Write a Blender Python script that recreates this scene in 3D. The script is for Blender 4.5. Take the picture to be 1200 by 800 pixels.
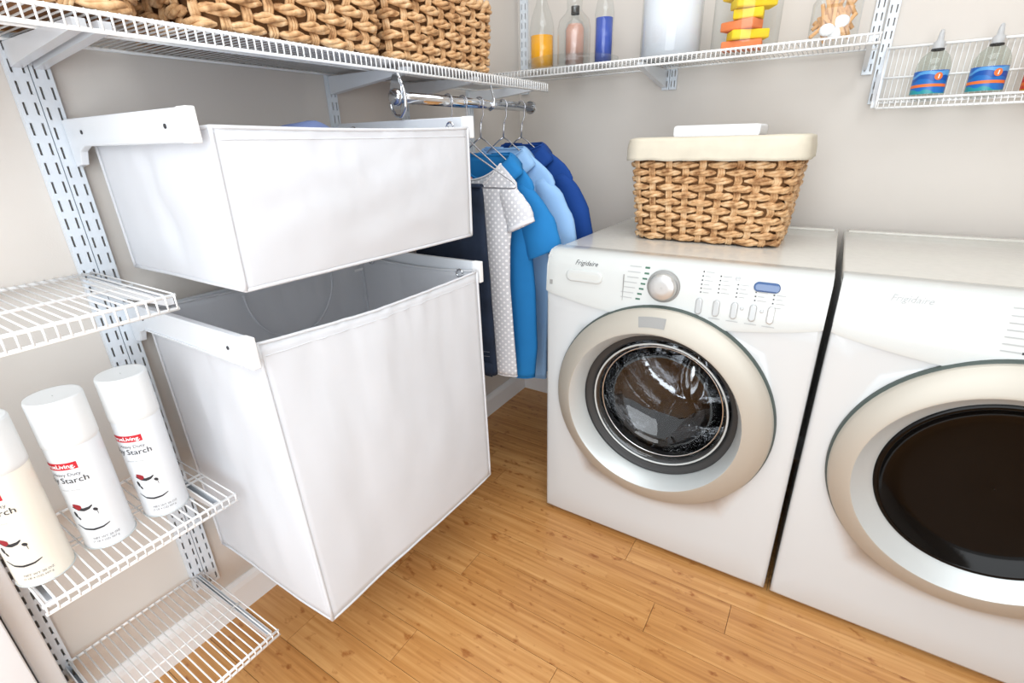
import bpy, bmesh, math, random
from math import sin, cos, pi, radians, sqrt
from mathutils import Vector, Matrix, noise

for o in list(bpy.data.objects):
    bpy.data.objects.remove(o)
scene = bpy.context.scene
COL = scene.collection
random.seed(7)

# ------------------------------------------------------------------ camera
CAM = (1.1861, -1.9578, 1.1856)
yaw, pitch, roll, fpx = -.5696, .3883, -.0255, 575.86
fw = Vector((sin(yaw)*cos(pitch), cos(yaw)*cos(pitch), -sin(pitch)))
r0 = Vector((cos(yaw), -sin(yaw), 0)); u0 = r0.cross(fw)
rr = cos(roll)*r0 + sin(roll)*u0
uu = -sin(roll)*r0 + cos(roll)*u0
cd = bpy.data.cameras.new('camera'); cam = bpy.data.objects.new('camera', cd); COL.objects.link(cam)
M = Matrix((rr, uu, -fw)).transposed().to_4x4(); M.translation = Vector(CAM)
cam.matrix_world = M
cd.sensor_fit = 'HORIZONTAL'; cd.sensor_width = 36; cd.lens = fpx/1200*36
cd.clip_start = .02
scene.camera = cam

# ------------------------------------------------------------------ world, lights, exposure
scene.view_settings.view_transform = 'Standard'
scene.view_settings.look = 'None'
scene.view_settings.exposure = 0.06
scene.view_settings.gamma = 1
scene.view_settings.use_curve_mapping = False
w = bpy.data.worlds.new('world'); scene.world = w; w.use_nodes = True
bg = w.node_tree.nodes['Background']
bg.inputs[0].default_value = (.93, .965, 1, 1); bg.inputs[1].default_value = 1.2

def area(name, loc, target, sx, sy, power, col=(1, 1, 1)):
    ld = bpy.data.lights.new(name, 'AREA'); ld.shape = 'RECTANGLE'; ld.size = sx; ld.size_y = sy
    ld.energy = power; ld.color = col
    o = bpy.data.objects.new(name, ld); COL.objects.link(o); o.location = loc
    o.rotation_euler = (Vector(target)-Vector(loc)).to_track_quat('-Z', 'Y').to_euler()
    return o
area('ceiling_lamp_light', (1.2, -1.3, 2.38), (1.2, -1.3, 0), 1.5, 1.2, 18, (.925, .97, 1))
area('doorway_fill_light', (1.35, -2.6, 1.35), (.7, -.7, .95), 1.6, 1.8, 29, (.895, .955, 1))  # added soft fill from behind the camera; no lamp stands in the doorway

# ------------------------------------------------------------------ helpers
def lin(c):
    return tuple(((v/255)/12.92 if v/255 <= .04045 else ((v/255+.055)/1.055)**2.4) for v in c)

def mat(name, rgb, rough=.5, metal=0, bump=0, bscale=200, var=0, vscale=8, trans=0, ior=1.45, alpha=1,
        coat=0, spec=.5, sheen=0, stretch=None, emit=0, bdist=.002):
    m = bpy.data.materials.new(name); m.use_nodes = True
    nt = m.node_tree; N = nt.nodes; L = nt.links; p = N['Principled BSDF']
    c = lin(rgb) + (1,)
    p.inputs['Base Color'].default_value = c
    p.inputs['Roughness'].default_value = rough; p.inputs['Metallic'].default_value = metal
    p.inputs['Transmission Weight'].default_value = trans; p.inputs['IOR'].default_value = ior
    p.inputs['Coat Weight'].default_value = coat; p.inputs['Specular IOR Level'].default_value = spec
    p.inputs['Sheen Weight'].default_value = sheen; p.inputs['Alpha'].default_value = alpha
    tc = N.new('ShaderNodeTexCoord'); mp = N.new('ShaderNodeMapping')
    L.new(tc.outputs['Object'], mp.inputs[0])
    if stretch: mp.inputs['Scale'].default_value = stretch
    if var:
        n = N.new('ShaderNodeTexNoise'); n.inputs['Scale'].default_value = vscale; n.inputs['Detail'].default_value = 5
        L.new(mp.outputs[0], n.inputs['Vector'])
        r = N.new('ShaderNodeValToRGB'); L.new(n.outputs['Fac'], r.inputs[0])
        r.color_ramp.elements[0].position = .3; r.color_ramp.elements[1].position = .7
        r.color_ramp.elements[0].color = tuple(max(0, v*(1-var)) for v in c[:3]) + (1,)
        r.color_ramp.elements[1].color = tuple(min(1, v*(1+var)) for v in c[:3]) + (1,)
        L.new(r.outputs[0], p.inputs['Base Color'])
    if bump:
        n = N.new('ShaderNodeTexNoise'); n.inputs['Scale'].default_value = bscale; n.inputs['Detail'].default_value = 3
        L.new(mp.outputs[0], n.inputs['Vector'])
        b = N.new('ShaderNodeBump'); b.inputs['Strength'].default_value = bump; b.inputs['Distance'].default_value = bdist
        L.new(n.outputs['Fac'], b.inputs['Height']); L.new(b.outputs[0], p.inputs['Normal'])
    return m

class MB:
    """collects shapes in world (or local) coordinates into one mesh"""
    def __init__(s): s.v = []; s.f = []; s.sm = []
    def add(s, vs, fs, smooth=False):
        b = len(s.v); s.v += [tuple(v) for v in vs]
        s.f += [tuple(b+i for i in f) for f in fs]; s.sm += [smooth]*len(fs)
        return s
    def box(s, x0, y0, z0, x1, y1, z1):
        vs = [(x, y, z) for x in (x0, x1) for y in (y0, y1) for z in (z0, z1)]
        return s.add(vs, [(0, 1, 3, 2), (4, 6, 7, 5), (0, 4, 5, 1), (2, 3, 7, 6), (0, 2, 6, 4), (1, 5, 7, 3)])
    def bbox(s, x0, y0, z0, x1, y1, z1, r=.01, seg=3, smooth=True):
        bm = bmesh.new(); bmesh.ops.create_cube(bm, size=1)
        for v in bm.verts:
            v.co = Vector(((x0+x1)/2+v.co.x*(x1-x0), (y0+y1)/2+v.co.y*(y1-y0), (z0+z1)/2+v.co.z*(z1-z0)))
        bmesh.ops.bevel(bm, geom=bm.edges[:], offset=r, segments=seg, profile=.5, affect='EDGES')
        bm.verts.index_update()
        s.add([v.co[:] for v in bm.verts], [[v.index for v in f.verts] for f in bm.faces], smooth)
        bm.free(); return s
    def tube(s, pts, r, n=8, cap=True, smooth=True):
        pts = [Vector(p) for p in pts]; m = len(pts)
        rs = r if isinstance(r, (list, tuple)) else [r]*m
        T = [(pts[min(i+1, m-1)]-pts[max(i-1, 0)]).normalized() for i in range(m)]
        a = Vector((0, 0, 1)) if abs(T[0].z) < .9 else Vector((1, 0, 0))
        nrm = (a - T[0]*a.dot(T[0])).normalized()
        vs = []
        for i in range(m):
            nrm = (nrm - T[i]*nrm.dot(T[i])).normalized(); bn = T[i].cross(nrm)
            for k in range(n):
                t = 2*pi*k/n; vs.append(pts[i]+(nrm*cos(t)+bn*sin(t))*rs[i])
        fs = [(i*n+k, i*n+(k+1) % n, (i+1)*n+(k+1) % n, (i+1)*n+k) for i in range(m-1) for k in range(n)]
        if cap: fs += [tuple(range(n))[::-1], tuple((m-1)*n+k for k in range(n))]
        return s.add(vs, fs, smooth)
    def lathe(s, prof, c=(0, 0, 0), axis='z', n=32, cen=None, smooth=True, cap0=False, cap1=False):
        """prof: [(r, h)], h along axis; cen: per-ring centre offsets (2D)"""
        vs = []
        for i, (r, h) in enumerate(prof):
            ox, oz = cen[i] if cen else (0, 0)
            for k in range(n):
                t = 2*pi*k/n
                if axis == 'z': vs.append((c[0]+r*cos(t)+ox, c[1]+r*sin(t)+oz, c[2]+h))
                elif axis == 'y': vs.append((c[0]+r*cos(t)+ox, c[1]+h, c[2]+r*sin(t)+oz))
                else: vs.append((c[0]+h, c[1]+r*cos(t)+ox, c[2]+r*sin(t)+oz))
        m = len(prof)
        fs = [(i*n+k, i*n+(k+1) % n, (i+1)*n+(k+1) % n, (i+1)*n+k) for i in range(m-1) for k in range(n)]
        if cap0: fs.append(tuple(range(n))[::-1])
        if cap1: fs.append(tuple((m-1)*n+k for k in range(n)))
        return s.add(vs, fs, smooth)
    def prism(s, poly, a0, a1, axis='y', smooth=False):
        """poly in the plane across axis, extruded from a0 to a1"""
        def P(p, a):
            if axis == 'y': return (p[0], a, p[1])
            if axis == 'x': return (a, p[0], p[1])
            return (p[0], p[1], a)
        n = len(poly)
        vs = [P(p, a0) for p in poly]+[P(p, a1) for p in poly]
        fs = [tuple(range(n)), tuple(range(n, 2*n))[::-1]]+[(i, i+n, (i+1) % n+n, (i+1) % n) for i in range(n)]
        return s.add(vs, fs, smooth)
    def grid(s, fn, nu, nv, wrap=False, smooth=True):
        """fn(u,v) -> point; u, v in 0..1"""
        cu = nu if wrap else nu+1
        vs = [fn(i/nu, j/nv) for j in range(nv+1) for i in range(cu)]
        fs = [(j*cu+i, j*cu+(i+1) % cu, (j+1)*cu+(i+1) % cu, (j+1)*cu+i) for j in range(nv) for i in range(nu)]
        return s.add(vs, fs, smooth)
    def sphere(s, c, r, n=12, m=8, sc=(1, 1, 1)):
        prof = [(r*sin(pi*i/m), -r*cos(pi*i/m)) for i in range(m+1)]
        vs = []
        b = MB(); b.lathe(prof, (0, 0, 0), 'z', n)
        return s.add([(c[0]+v[0]*sc[0], c[1]+v[1]*sc[1], c[2]+v[2]*sc[2]) for v in b.v], b.f, True)
    def mesh(s, name, off=(0, 0, 0)):
        me = bpy.data.meshes.new(name)
        me.from_pydata([(v[0]-off[0], v[1]-off[1], v[2]-off[2]) for v in s.v], [], s.f)
        bm = bmesh.new(); bm.from_mesh(me)
        bmesh.ops.recalc_face_normals(bm, faces=bm.faces[:]) if len(bm.faces) < 60000 else None
        bm.to_mesh(me); bm.free()
        if any(s.sm):
            me.polygons.foreach_set('use_smooth', s.sm if len(s.sm) == len(me.polygons) else [True]*len(me.polygons))
        me.update(); return me

def tag(o, label=None, cat=None, group=None, kind=None):
    if label: o['label'] = label
    if cat: o['category'] = cat
    if group: o['group'] = group
    if kind: o['kind'] = kind
    return o

def thing(name, label, cat, loc=(0, 0, 0), group=None):
    o = bpy.data.objects.new(name, None); COL.objects.link(o); o.location = loc
    o.empty_display_size = .05
    return tag(o, label, cat, group)

def base_of(p):
    v = Vector((0, 0, 0))
    while p is not None: v += Vector(p.location); p = p.parent
    return v

def obj(name, mb, m, parent=None, label=None, kind=None, loc=None, sharp=None, solid=0):
    """link as one mesh; mb is in world coordinates when loc is None"""
    if isinstance(mb, MB):
        off = base_of(parent) if parent else Vector((0, 0, 0))
        me = mb.mesh(name, off if loc is None else (0, 0, 0))
    else: me = mb
    if m and not me.materials: me.materials.append(m)
    o = bpy.data.objects.new(name, me); COL.objects.link(o); o.parent = parent
    if loc is not None: o.location = Vector(loc) - (base_of(parent) if parent else Vector((0, 0, 0)))
    if sharp:
        me.set_sharp_from_angle(angle=radians(sharp))
    if solid:
        md = o.modifiers.new('solid', 'SOLIDIFY'); md.thickness = solid; md.offset = 0
    if label: o['label'] = label
    if kind: o['kind'] = kind
    return o

def copy_tree(root, loc, label=None, group=None):
    r = root.copy(); COL.objects.link(r); r.location = loc
    if label: r['label'] = label
    if group: r['group'] = group
    for ch in list(root.children):
        c = ch.copy(); COL.objects.link(c); c.parent = r
        for g in list(ch.children):
            d = g.copy(); COL.objects.link(d); d.parent = c
    return r

_fc = {}
def text_pts(body, size, align='LEFT', shear=0, bold=0):
    k = (body, size, align, shear, bold)
    if k in _fc: return _fc[k]
    cu = bpy.data.curves.new('t', 'FONT'); cu.body = body; cu.size = size; cu.align_x = align
    cu.shear = shear; cu.offset = bold; cu.resolution_u = 2
    to = bpy.data.objects.new('t', cu); COL.objects.link(to)
    dg = bpy.context.evaluated_depsgraph_get(); dg.update()
    me = bpy.data.meshes.new_from_object(to.evaluated_get(dg))
    bm = bmesh.new(); bm.from_mesh(me); bmesh.ops.triangulate(bm, faces=bm.faces[:])
    bmesh.ops.remove_doubles(bm, verts=bm.verts[:], dist=1e-6)
    bm.verts.index_update()
    res = ([tuple(v.co) for v in bm.verts], [tuple(v.index for v in f.verts) for f in bm.faces])
    bm.free()
    bpy.data.objects.remove(to); bpy.data.curves.remove(cu); bpy.data.meshes.remove(me)
    _fc[k] = res
    return res

def nz(x, y=0, z=0): return noise.noise(Vector((x, y, z)))

# ------------------------------------------------------------------ materials
M_wall = mat('wall_paint', (217, 211, 204), .6, bump=.08, bscale=350, var=.02, vscale=3)
M_ceil = mat('ceiling_paint', (240, 240, 238), .8, bump=.1, bscale=200)
M_trim = mat('trim_paint', (247, 248, 249), .35, var=.02, vscale=4)
M_door = mat('door_paint', (240, 243, 247), .3, var=.015, vscale=3)
M_wire = mat('wire_coating', (247, 248, 248), .32, spec=.5)
M_steel = mat('powder_coat', (224, 228, 233), .3, coat=.3, bump=.02, bscale=500)
M_steel_in = mat('standard_paint', (222, 230, 238), .3, coat=.2)
M_fab = mat('white_canvas', (236, 238, 242), .75, bump=.25, bscale=900, sheen=.2, var=.012, vscale=12, bdist=.0006)
M_chrome = mat('chrome', (225, 228, 232), .08, 1)
M_dchrome = mat('dark_chrome', (70, 74, 82), .2, 1)
M_enamel = mat('white_enamel', (208, 211, 212), .22, coat=.6, bump=.015, bscale=120)
M_console = mat('console_plastic', (206, 209, 207), .28, coat=.4)
M_top = mat('speckled_worktop_enamel', (212, 210, 203), .22, coat=.5, var=.03, vscale=60)
M_beige = mat('champagne_metal', (186, 181, 170), .45, .35, bump=.02, bscale=300)
M_silver = mat('satin_silver', (206, 211, 211), .42, .4)
M_edge = mat('grey_green_seal', (74, 84, 80), .5)
M_gasket = mat('grey_rubber', (52, 52, 52), .5)
M_blackgl = mat('black_glass', (9, 7, 6), .12, spec=.22)
M_drum = mat('stainless_drum', (150, 150, 152), .12, 1, bump=.3, bscale=40, bdist=.01)
M_lobe = mat('polished_steel', (205, 205, 205), .1, 1, bump=.2, bscale=25, bdist=.01)
M_glass = mat('clear_glass', (255, 255, 255), .02, trans=1, ior=1.45)
M_dome = mat('door_glass', (205, 208, 210), .03, trans=1, ior=1.45)
M_acryl = mat('clear_acrylic', (246, 250, 252), .06, trans=1, ior=1.2)
M_grey = mat('grey_plastic', (150, 150, 148), .4)
M_knob = mat('silver_knob', (205, 205, 203), .3, .6)
M_btn = mat('pearl_button', (186, 188, 188), .3, .3)
M_print = mat('grey_print', (178, 180, 180), .5)
M_print2 = mat('mid_grey_print', (112, 112, 116), .5)
M_green = mat('green_indicator', (70, 110, 92), .4)
M_bluebtn = mat('blue_button', (60, 92, 140), .12, coat=1)
M_lead = mat('dark_print', (48, 48, 52), .5)
M_red = mat('red_label', (196, 28, 44), .45)
M_white = mat('white_print', (245, 245, 245), .5)
M_can = mat('can_white', (224, 227, 230), .28, coat=.3)
M_can1 = mat('can_cream', (236, 230, 216), .28, coat=.3)
M_cap = mat('can_cap', (229, 231, 231), .4)
M_linen = mat('cream_linen', (214, 206, 188), .85, bump=.3, bscale=700, var=.04, vscale=30, bdist=.0008)
M_towel = mat('white_towel', (244, 245, 248), .9, bump=.4, bscale=500, bdist=.001)
M_wick_in = mat('basket_core', (140, 98, 60), .9)

def translucent(m, fac):
    N = m.node_tree.nodes; L = m.node_tree.links; p = N['Principled BSDF']; out = N['Material Output']
    t = N.new('ShaderNodeBsdfTranslucent'); t.inputs[0].default_value = p.inputs['Base Color'].default_value
    x = N.new('ShaderNodeMixShader'); x.inputs[0].default_value = fac
    L.new(p.outputs[0], x.inputs[1]); L.new(t.outputs[0], x.inputs[2]); L.new(x.outputs[0], out.inputs[0])
translucent(M_fab, .3)
def thin_glass(name, tint=(1, 1, 1), blend=.22, rough=.02):
    m = bpy.data.materials.new(name); m.use_nodes = True
    N = m.node_tree.nodes; L = m.node_tree.links; N.remove(N['Principled BSDF']); out = N['Material Output']
    tr = N.new('ShaderNodeBsdfTransparent'); tr.inputs[0].default_value = tint+(1,)
    gl = N.new('ShaderNodeBsdfGlossy'); gl.inputs['Roughness'].default_value = rough
    lw = N.new('ShaderNodeLayerWeight'); lw.inputs[0].default_value = .5
    x = N.new('ShaderNodeMixShader'); pw = N.new('ShaderNodeMath'); pw.operation = 'POWER'; pw.inputs[1].default_value = 3.5; L.new(lw.outputs['Facing'], pw.inputs[0])
    ma = N.new('ShaderNodeMath'); ma.operation = 'MULTIPLY_ADD'; ma.inputs[1].default_value = .55; ma.inputs[2].default_value = blend*.25
    L.new(pw.outputs[0], ma.inputs[0]); L.new(ma.outputs[0], x.inputs[0])
    L.new(tr.outputs[0], x.inputs[1]); L.new(gl.outputs[0], x.inputs[2]); L.new(x.outputs[0], out.inputs[0])
    return m
M_glass = thin_glass('thin_clear_glass', (.96, .975, .975), .18)
M_acryl = thin_glass('thin_clear_acrylic', (.95, .965, .97), .16)
M_dome = thin_glass('thin_door_glass', (.90, .92, .93), .3)
def wicker_mat():
    m = bpy.data.materials.new('water_hyacinth'); m.use_nodes = True
    N = m.node_tree.nodes; L = m.node_tree.links; p = N['Principled BSDF']
    p.inputs['Roughness'].default_value = .62
    tc = N.new('ShaderNodeTexCoord')
    n1 = N.new('ShaderNodeTexNoise'); n1.inputs['Scale'].default_value = 45; n1.inputs['Detail'].default_value = 6
    L.new(tc.outputs['Object'], n1.inputs['Vector'])
    r = N.new('ShaderNodeValToRGB'); e = r.color_ramp.elements
    e[0].position = .32; e[0].color = lin((150, 104, 62))+(1,)
    e[1].position = .72; e[1].color = lin((236, 204, 162))+(1,)
    x = e.new(.5); x.color = lin((210, 166, 118))+(1,)
    L.new(n1.outputs['Fac'], r.inputs[0]); L.new(r.outputs[0], p.inputs['Base Color'])
    n2 = N.new('ShaderNodeTexNoise'); n2.inputs['Scale'].default_value = 260; n2.inputs['Detail'].default_value = 2
    L.new(tc.outputs['Object'], n2.inputs['Vector'])
    b = N.new('ShaderNodeBump'); b.inputs['Strength'].default_value = .5; b.inputs['Distance'].default_value = .002
    L.new(n2.outputs['Fac'], b.inputs['Height']); L.new(b.outputs[0], p.inputs['Normal'])
    return m
M_wick = wicker_mat()

def bamboo_mat():
    m = bpy.data.materials.new('bamboo_plank'); m.use_nodes = True
    N = m.node_tree.nodes; L = m.node_tree.links; p = N['Principled BSDF']
    oi = N.new('ShaderNodeObjectInfo'); tc = N.new('ShaderNodeTexCoord')
    mul = N.new('ShaderNodeMath'); mul.operation = 'MULTIPLY'; mul.inputs[1].default_value = 37.0
    L.new(oi.outputs['Random'], mul.inputs[0])
    cx = N.new('ShaderNodeCombineXYZ'); L.new(mul.outputs[0], cx.inputs[0]); L.new(mul.outputs[0], cx.inputs[2])
    va = N.new('ShaderNodeVectorMath'); va.operation = 'ADD'
    L.new(tc.outputs['Object'], va.inputs[0]); L.new(cx.outputs[0], va.inputs[1])
    def mapped(sc):
        mp = N.new('ShaderNodeMapping'); mp.inputs['Scale'].default_value = sc; L.new(va.outputs[0], mp.inputs[0]); return mp
    # strips
    br = N.new('ShaderNodeTexBrick'); br.inputs['Scale'].default_value = 1; br.inputs['Brick Width'].default_value = .46
    br.inputs['Row Height'].default_value = .0202; br.inputs['Mortar Size'].default_value = 0.0
    br.inputs['Color1'].default_value = (0, 0, 0, 1); br.inputs['Color2'].default_value = (1, 1, 1, 1); br.offset = .37
    L.new(mapped((1, 1, 1)).outputs[0], br.inputs['Vector'])
    g = N.new('ShaderNodeTexNoise'); g.inputs['Scale'].default_value = 1; g.inputs['Detail'].default_value = 6
    L.new(mapped((4, 95, 1)).outputs[0], g.inputs['Vector'])
    k = N.new('ShaderNodeTexNoise'); k.inputs['Scale'].default_value = 1; k.inputs['Detail'].default_value = 4
    L.new(mapped((26, 42, 1)).outputs[0], k.inputs['Vector'])
    kr = N.new('ShaderNodeValToRGB'); L.new(k.outputs['Fac'], kr.inputs[0])
    kr.color_ramp.elements[0].position = .60; kr.color_ramp.elements[0].color = (0, 0, 0, 1)
    kr.color_ramp.elements[1].position = .74; kr.color_ramp.elements[1].color = (1, 1, 1, 1)
    s = N.new('ShaderNodeMath'); s.operation = 'MULTIPLY_ADD'; s.inputs[1].default_value = .13; L.new(br.outputs['Color'], s.inputs[0]); L.new(g.outputs['Fac'], s.inputs[2])
    s2 = N.new('ShaderNodeMath'); s2.operation = 'MULTIPLY_ADD'; s2.inputs[1].default_value = .2; L.new(oi.outputs['Random'], s2.inputs[0]); L.new(s.outputs[0], s2.inputs[2])
    r = N.new('ShaderNodeValToRGB'); e = r.color_ramp.elements
    e[0].position = .36; e[0].color = lin((170, 114, 60))+(1,)
    e[1].position = .92; e[1].color = lin((214, 162, 102))+(1,)
    x = e.new(.62); x.color = lin((194, 138, 79))+(1,)
    L.new(s2.outputs[0], r.inputs[0])
    mx = N.new('ShaderNodeMixRGB'); mx.blend_type = 'MULTIPLY'; mx.inputs[2].default_value = lin((196, 160, 122))+(1,)
    L.new(kr.outputs[0], mx.inputs[0]); L.new(r.outputs[0], mx.inputs[1]); L.new(mx.outputs[0], p.inputs['Base Color'])
    p.inputs['Roughness'].default_value = .33; p.inputs['Coat Weight'].default_value = .15; p.inputs['Coat Roughness'].default_value = .25
    b = N.new('ShaderNodeBump'); b.inputs['Strength'].default_value = .12; b.inputs['Distance'].default_value = .001
    L.new(g.outputs['Fac'], b.inputs['Height']); L.new(b.outputs[0], p.inputs['Normal'])
    return m
M_bamboo = bamboo_mat()

# ------------------------------------------------------------------ setting
XR, YF, ZC = 2.75, -2.05, 2.44
obj('wall_left', MB().box(-.12, -2.15, -.02, 0, .12, ZC), M_wall, kind='structure')
obj('wall_back', MB().box(0, 0, -.02, XR, .12, ZC), M_wall, kind='structure')
obj('wall_right', MB().box(XR, -2.15, -.02, XR+.12, .12, ZC), M_wall, kind='structure')
obj('wall_front', MB().box(0, -2.15, -.02, .12, -2.05, ZC).box(2.05, -2.15, -.02, XR, -2.05, ZC).box(.12, -2.15, 2.12, 2.05, -2.05, ZC), M_wall, kind='structure')
obj('ceiling', MB().box(-.12, -2.15, ZC, XR+.12, .12, ZC+.1), M_ceil, kind='structure')
# floor: dark underlay with planks as parts
fl = obj('floor', MB().box(-.12, -3.1, -.06, XR+.12, .12, -.012), mat('underlay', (70, 46, 24), .9), kind='structure')
known = {-1.534: .198, -1.434: .468, -1.134: .457, -1.034: .975, -.934: 1.155, -.634: .2}
PL = .93
y = -2.134-.9
k = 0
while y < -.001:
    key = round(y, 3)
    off = known.get(key, (k*.377) % PL)
    x = off-PL*math.ceil(off/PL)
    y1 = min(y+.1, 0)
    while x < XR:
        a, b = max(x, 0), min(x+PL, XR)
        if b-a > .02:
            g = .0006
            mb = MB().box(a+g-(a+b)/2, y+g-(y+y1)/2, -.012, b-g-(a+b)/2, y1-g-(y+y1)/2, random.uniform(-.0002, .0002))
            obj('plank', mb, M_bamboo, fl, loc=((a+b)/2, (y+y1)/2, 0))
        x += PL
    y += .1; k += 1
def baseboard(name, a, b, axis):
    h = .098
    prof = [(0, 0), (.016, 0), (.016, h-.02), (.012, h-.008), (.004, h), (0, h)]
    mb = MB()
    if axis == 'y': mb.prism(prof, a, b, 'y')
    else: mb.prism([(-p[0], p[1]) for p in prof], a, b, 'x')
    return obj(name, mb, M_trim, kind='structure')
baseboard('baseboard_left', -2.05, 0, 'y')
baseboard('baseboard_back', .016, XR, 'x')
# white door casing and door leaf beside the camera on the left
obj('trim_1', MB().bbox(.017, -1.922, 0, .060, -1.8895, 2.1, .004, 2), M_trim, kind='structure')
obj('door_1', MB().bbox(.0175, -2.04, .01, .115, -1.9255, 2.08, .003, 2), M_door, kind='structure')

# ------------------------------------------------------------------ slotted standards
def std_mesh(axis, z0, z1, wdt=.0255, dep=.0125):
    """channel against a wall; axis 'x': stands off +x wall plane (left wall); 'y': off the back wall"""
    mb = MB()
    us = [0, .0048, .0082, wdt-.0082, wdt-.0048, wdt]
    pitch, slot = .0318, .0195
    vz = [z0]; z = z0+.008
    while z+slot < z1: vz += [z, z+slot]; z += pitch
    vz.append(z1)
    def P(u, d, z):
        return (d, u-wdt/2, z) if axis == 'x' else (u-wdt/2, -d, z)
    for j in range(len(vz)-1):
        hole = j % 2 == 1
        for i in range(5):
            if hole and i in (1, 3):
                a, b, c, d = us[i], us[i+1], vz[j], vz[j+1]
                for (p, q) in (((a, c), (b, c)), ((b, c), (b, d)), ((b, d), (a, d)), ((a, d), (a, c))):
                    mb.add([P(p[0], dep, p[1]), P(q[0], dep, q[1]), P(q[0], dep-.002, q[1]), P(p[0], dep-.002, p[1])], [(0, 1, 2, 3)])
                continue
            mb.add([P(us[i], dep, vz[j]), P(us[i+1], dep, vz[j]), P(us[i+1], dep, vz[j+1]), P(us[i], dep, vz[j+1])], [(0, 1, 2, 3)])
    for u in (0, wdt):
        mb.add([P(u, 0, z0), P(u, dep, z0), P(u, dep, z1), P(u, 0, z1)], [(0, 1, 2, 3)])
    for z in (z0, z1):
        mb.add([P(0, 0, z), P(wdt, 0, z), P(wdt, dep, z), P(0, dep, z)], [(0, 1, 2, 3)])
    return mb
def standard(axis, pos, z0, z1, label, group, wdt=.0255):
    loc = (0.0005, pos, z0) if axis == 'x' else (pos, -.0005, z0)
    o = obj('slotted_standard', std_mesh(axis, 0, z1-z0, wdt), M_steel_in, loc=loc)
    return tag(o, label, 'wall standard', group)
GL = 'slotted standards on the left wall'
standard('x', -1.6115, .155, 2.0, 'white slotted wall standard, left one of the close pair behind the starch cans', GL, .0285)
standard('x', -1.5815, .148, 2.0, 'white slotted wall standard, right one of the close pair carrying the hamper arms', GL, .0285)
standard('x', -1.879, .15, 2.0, 'white slotted wall standard at the lower left beside the white door casing', GL)
standard('x', -.975, .15, 2.0, 'white slotted wall standard behind the far end of the upper hamper', GL)
standard('x', -.70, .95, 2.0, 'white slotted wall standard seen just under the left end of the chrome rod', GL)
standard('x', -.36, .95, 2.0, 'white slotted wall standard in the corner behind the hanging clothes', GL)
GB = 'slotted standards on the back wall'
standard('y', .032, 1.36, 2.0, 'white slotted standard on the back wall, tight in the corner by the wicker baskets', GB, .03)
standard('y', .612, 1.338, 2.0, 'white slotted standard under the middle of the back shelf, left of two', GB, .024)
standard('y', .638, 1.338, 2.0, 'white slotted standard under the middle of the back shelf, right of two', GB, .024)
standard('y', 1.204, 1.34, 2.0, 'white slotted standard at the right end of the back shelf', GB, .026)
standard('y', 1.236, 1.26, 2.0, 'white slotted standard carrying the wire rack of spray bottles', GB, .026)

# ------------------------------------------------------------------ wire shelves
def wire_shelf(name, label, axis, wall_a, wall_b, z, depth, lip=.022, pitch=.0138, rail=.003, wire=.00155, supports=(), group=None, rear=.012):
    """axis 'y': along the left wall (depth +x); 'x': along the back wall (depth -y)"""
    base = (rear, wall_a, z) if axis == 'y' else (wall_a, -rear, z)
    t = thing(name, label, 'shelf', base, group)
    def P(d, a, h): return (d, a, h) if axis == 'y' else (a, -d, h)
    # d measured from wall
    def rail_obj(nm, d, h, r=rail):
        obj(nm, MB().tube([P(d, wall_a, h), P(d, wall_b, h)], r, 8), M_wire, t)
    rail_obj('rear_rail', rear, z-.001)
    rail_obj('front_rail', depth, z)
    rail_obj('lower_rail', depth+.001, z-lip)
    for s_ in supports: rail_obj('support_rail', s_, z-.0035, rail*.85)
    # cross wire, local to x/y origin
    dd = depth
    path = [(0, .0), (dd-rear-.002, 0), (dd-rear+.0028, -.003), (dd-rear+.0032, -lip-.002)]
    zz = .0028
    mb = MB()
    if axis == 'y': mb.tube([(p[0], 0, p[1]+zz) for p in path], wire, 5)
    else: mb.tube([(0, -p[0], p[1]+zz) for p in path], wire, 5)
    me = mb.mesh('wire'); me.materials.append(M_wire)
    n = int(round((wall_b-wall_a-.006)/pitch)); st = (wall_b-wall_a-.006)/n
    for i in range(n+1):
        a = wall_a+.003+i*st
        o = bpy.data.objects.new('wire', me); COL.objects.link(o); o.parent = t
        wl = Vector((rear, a, z)) if axis == 'y' else Vector((a, -rear, z))
        o.location = wl-Vector(base)
    return t
top_shelf = wire_shelf('wire_shelf', 'long white wire shelf across the top left carrying three wicker baskets', 'y', -1.94, -.322, 1.357, .305, .022, supports=(.165,))
back_shelf = wire_shelf('wire_shelf', 'white wire shelf high on the back wall holding the glass jars', 'x', .07, 1.216, 1.406, .30, .020, pitch=.0131, supports=(.155,))
GS = 'small white wire shelves stacked at the left'
wire_shelf('wire_shelf', 'small empty white wire shelf, topmost of the three at the left, beside the hampers', 'y', -1.888, -1.607, .97, .325, .022, supports=(.175,), group=GS)
wire_shelf('wire_shelf', 'small white wire shelf, middle of the three at the left, holding starch cans', 'y', -1.888, -1.578, .53, .262, .015, supports=(.125, .14), group=GS)
wire_shelf('wire_shelf', 'small empty white wire shelf, lowest at the left, just above the floor', 'y', -1.875, -1.598, .2, .325, .012, supports=(.18,), group=GS)

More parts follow.
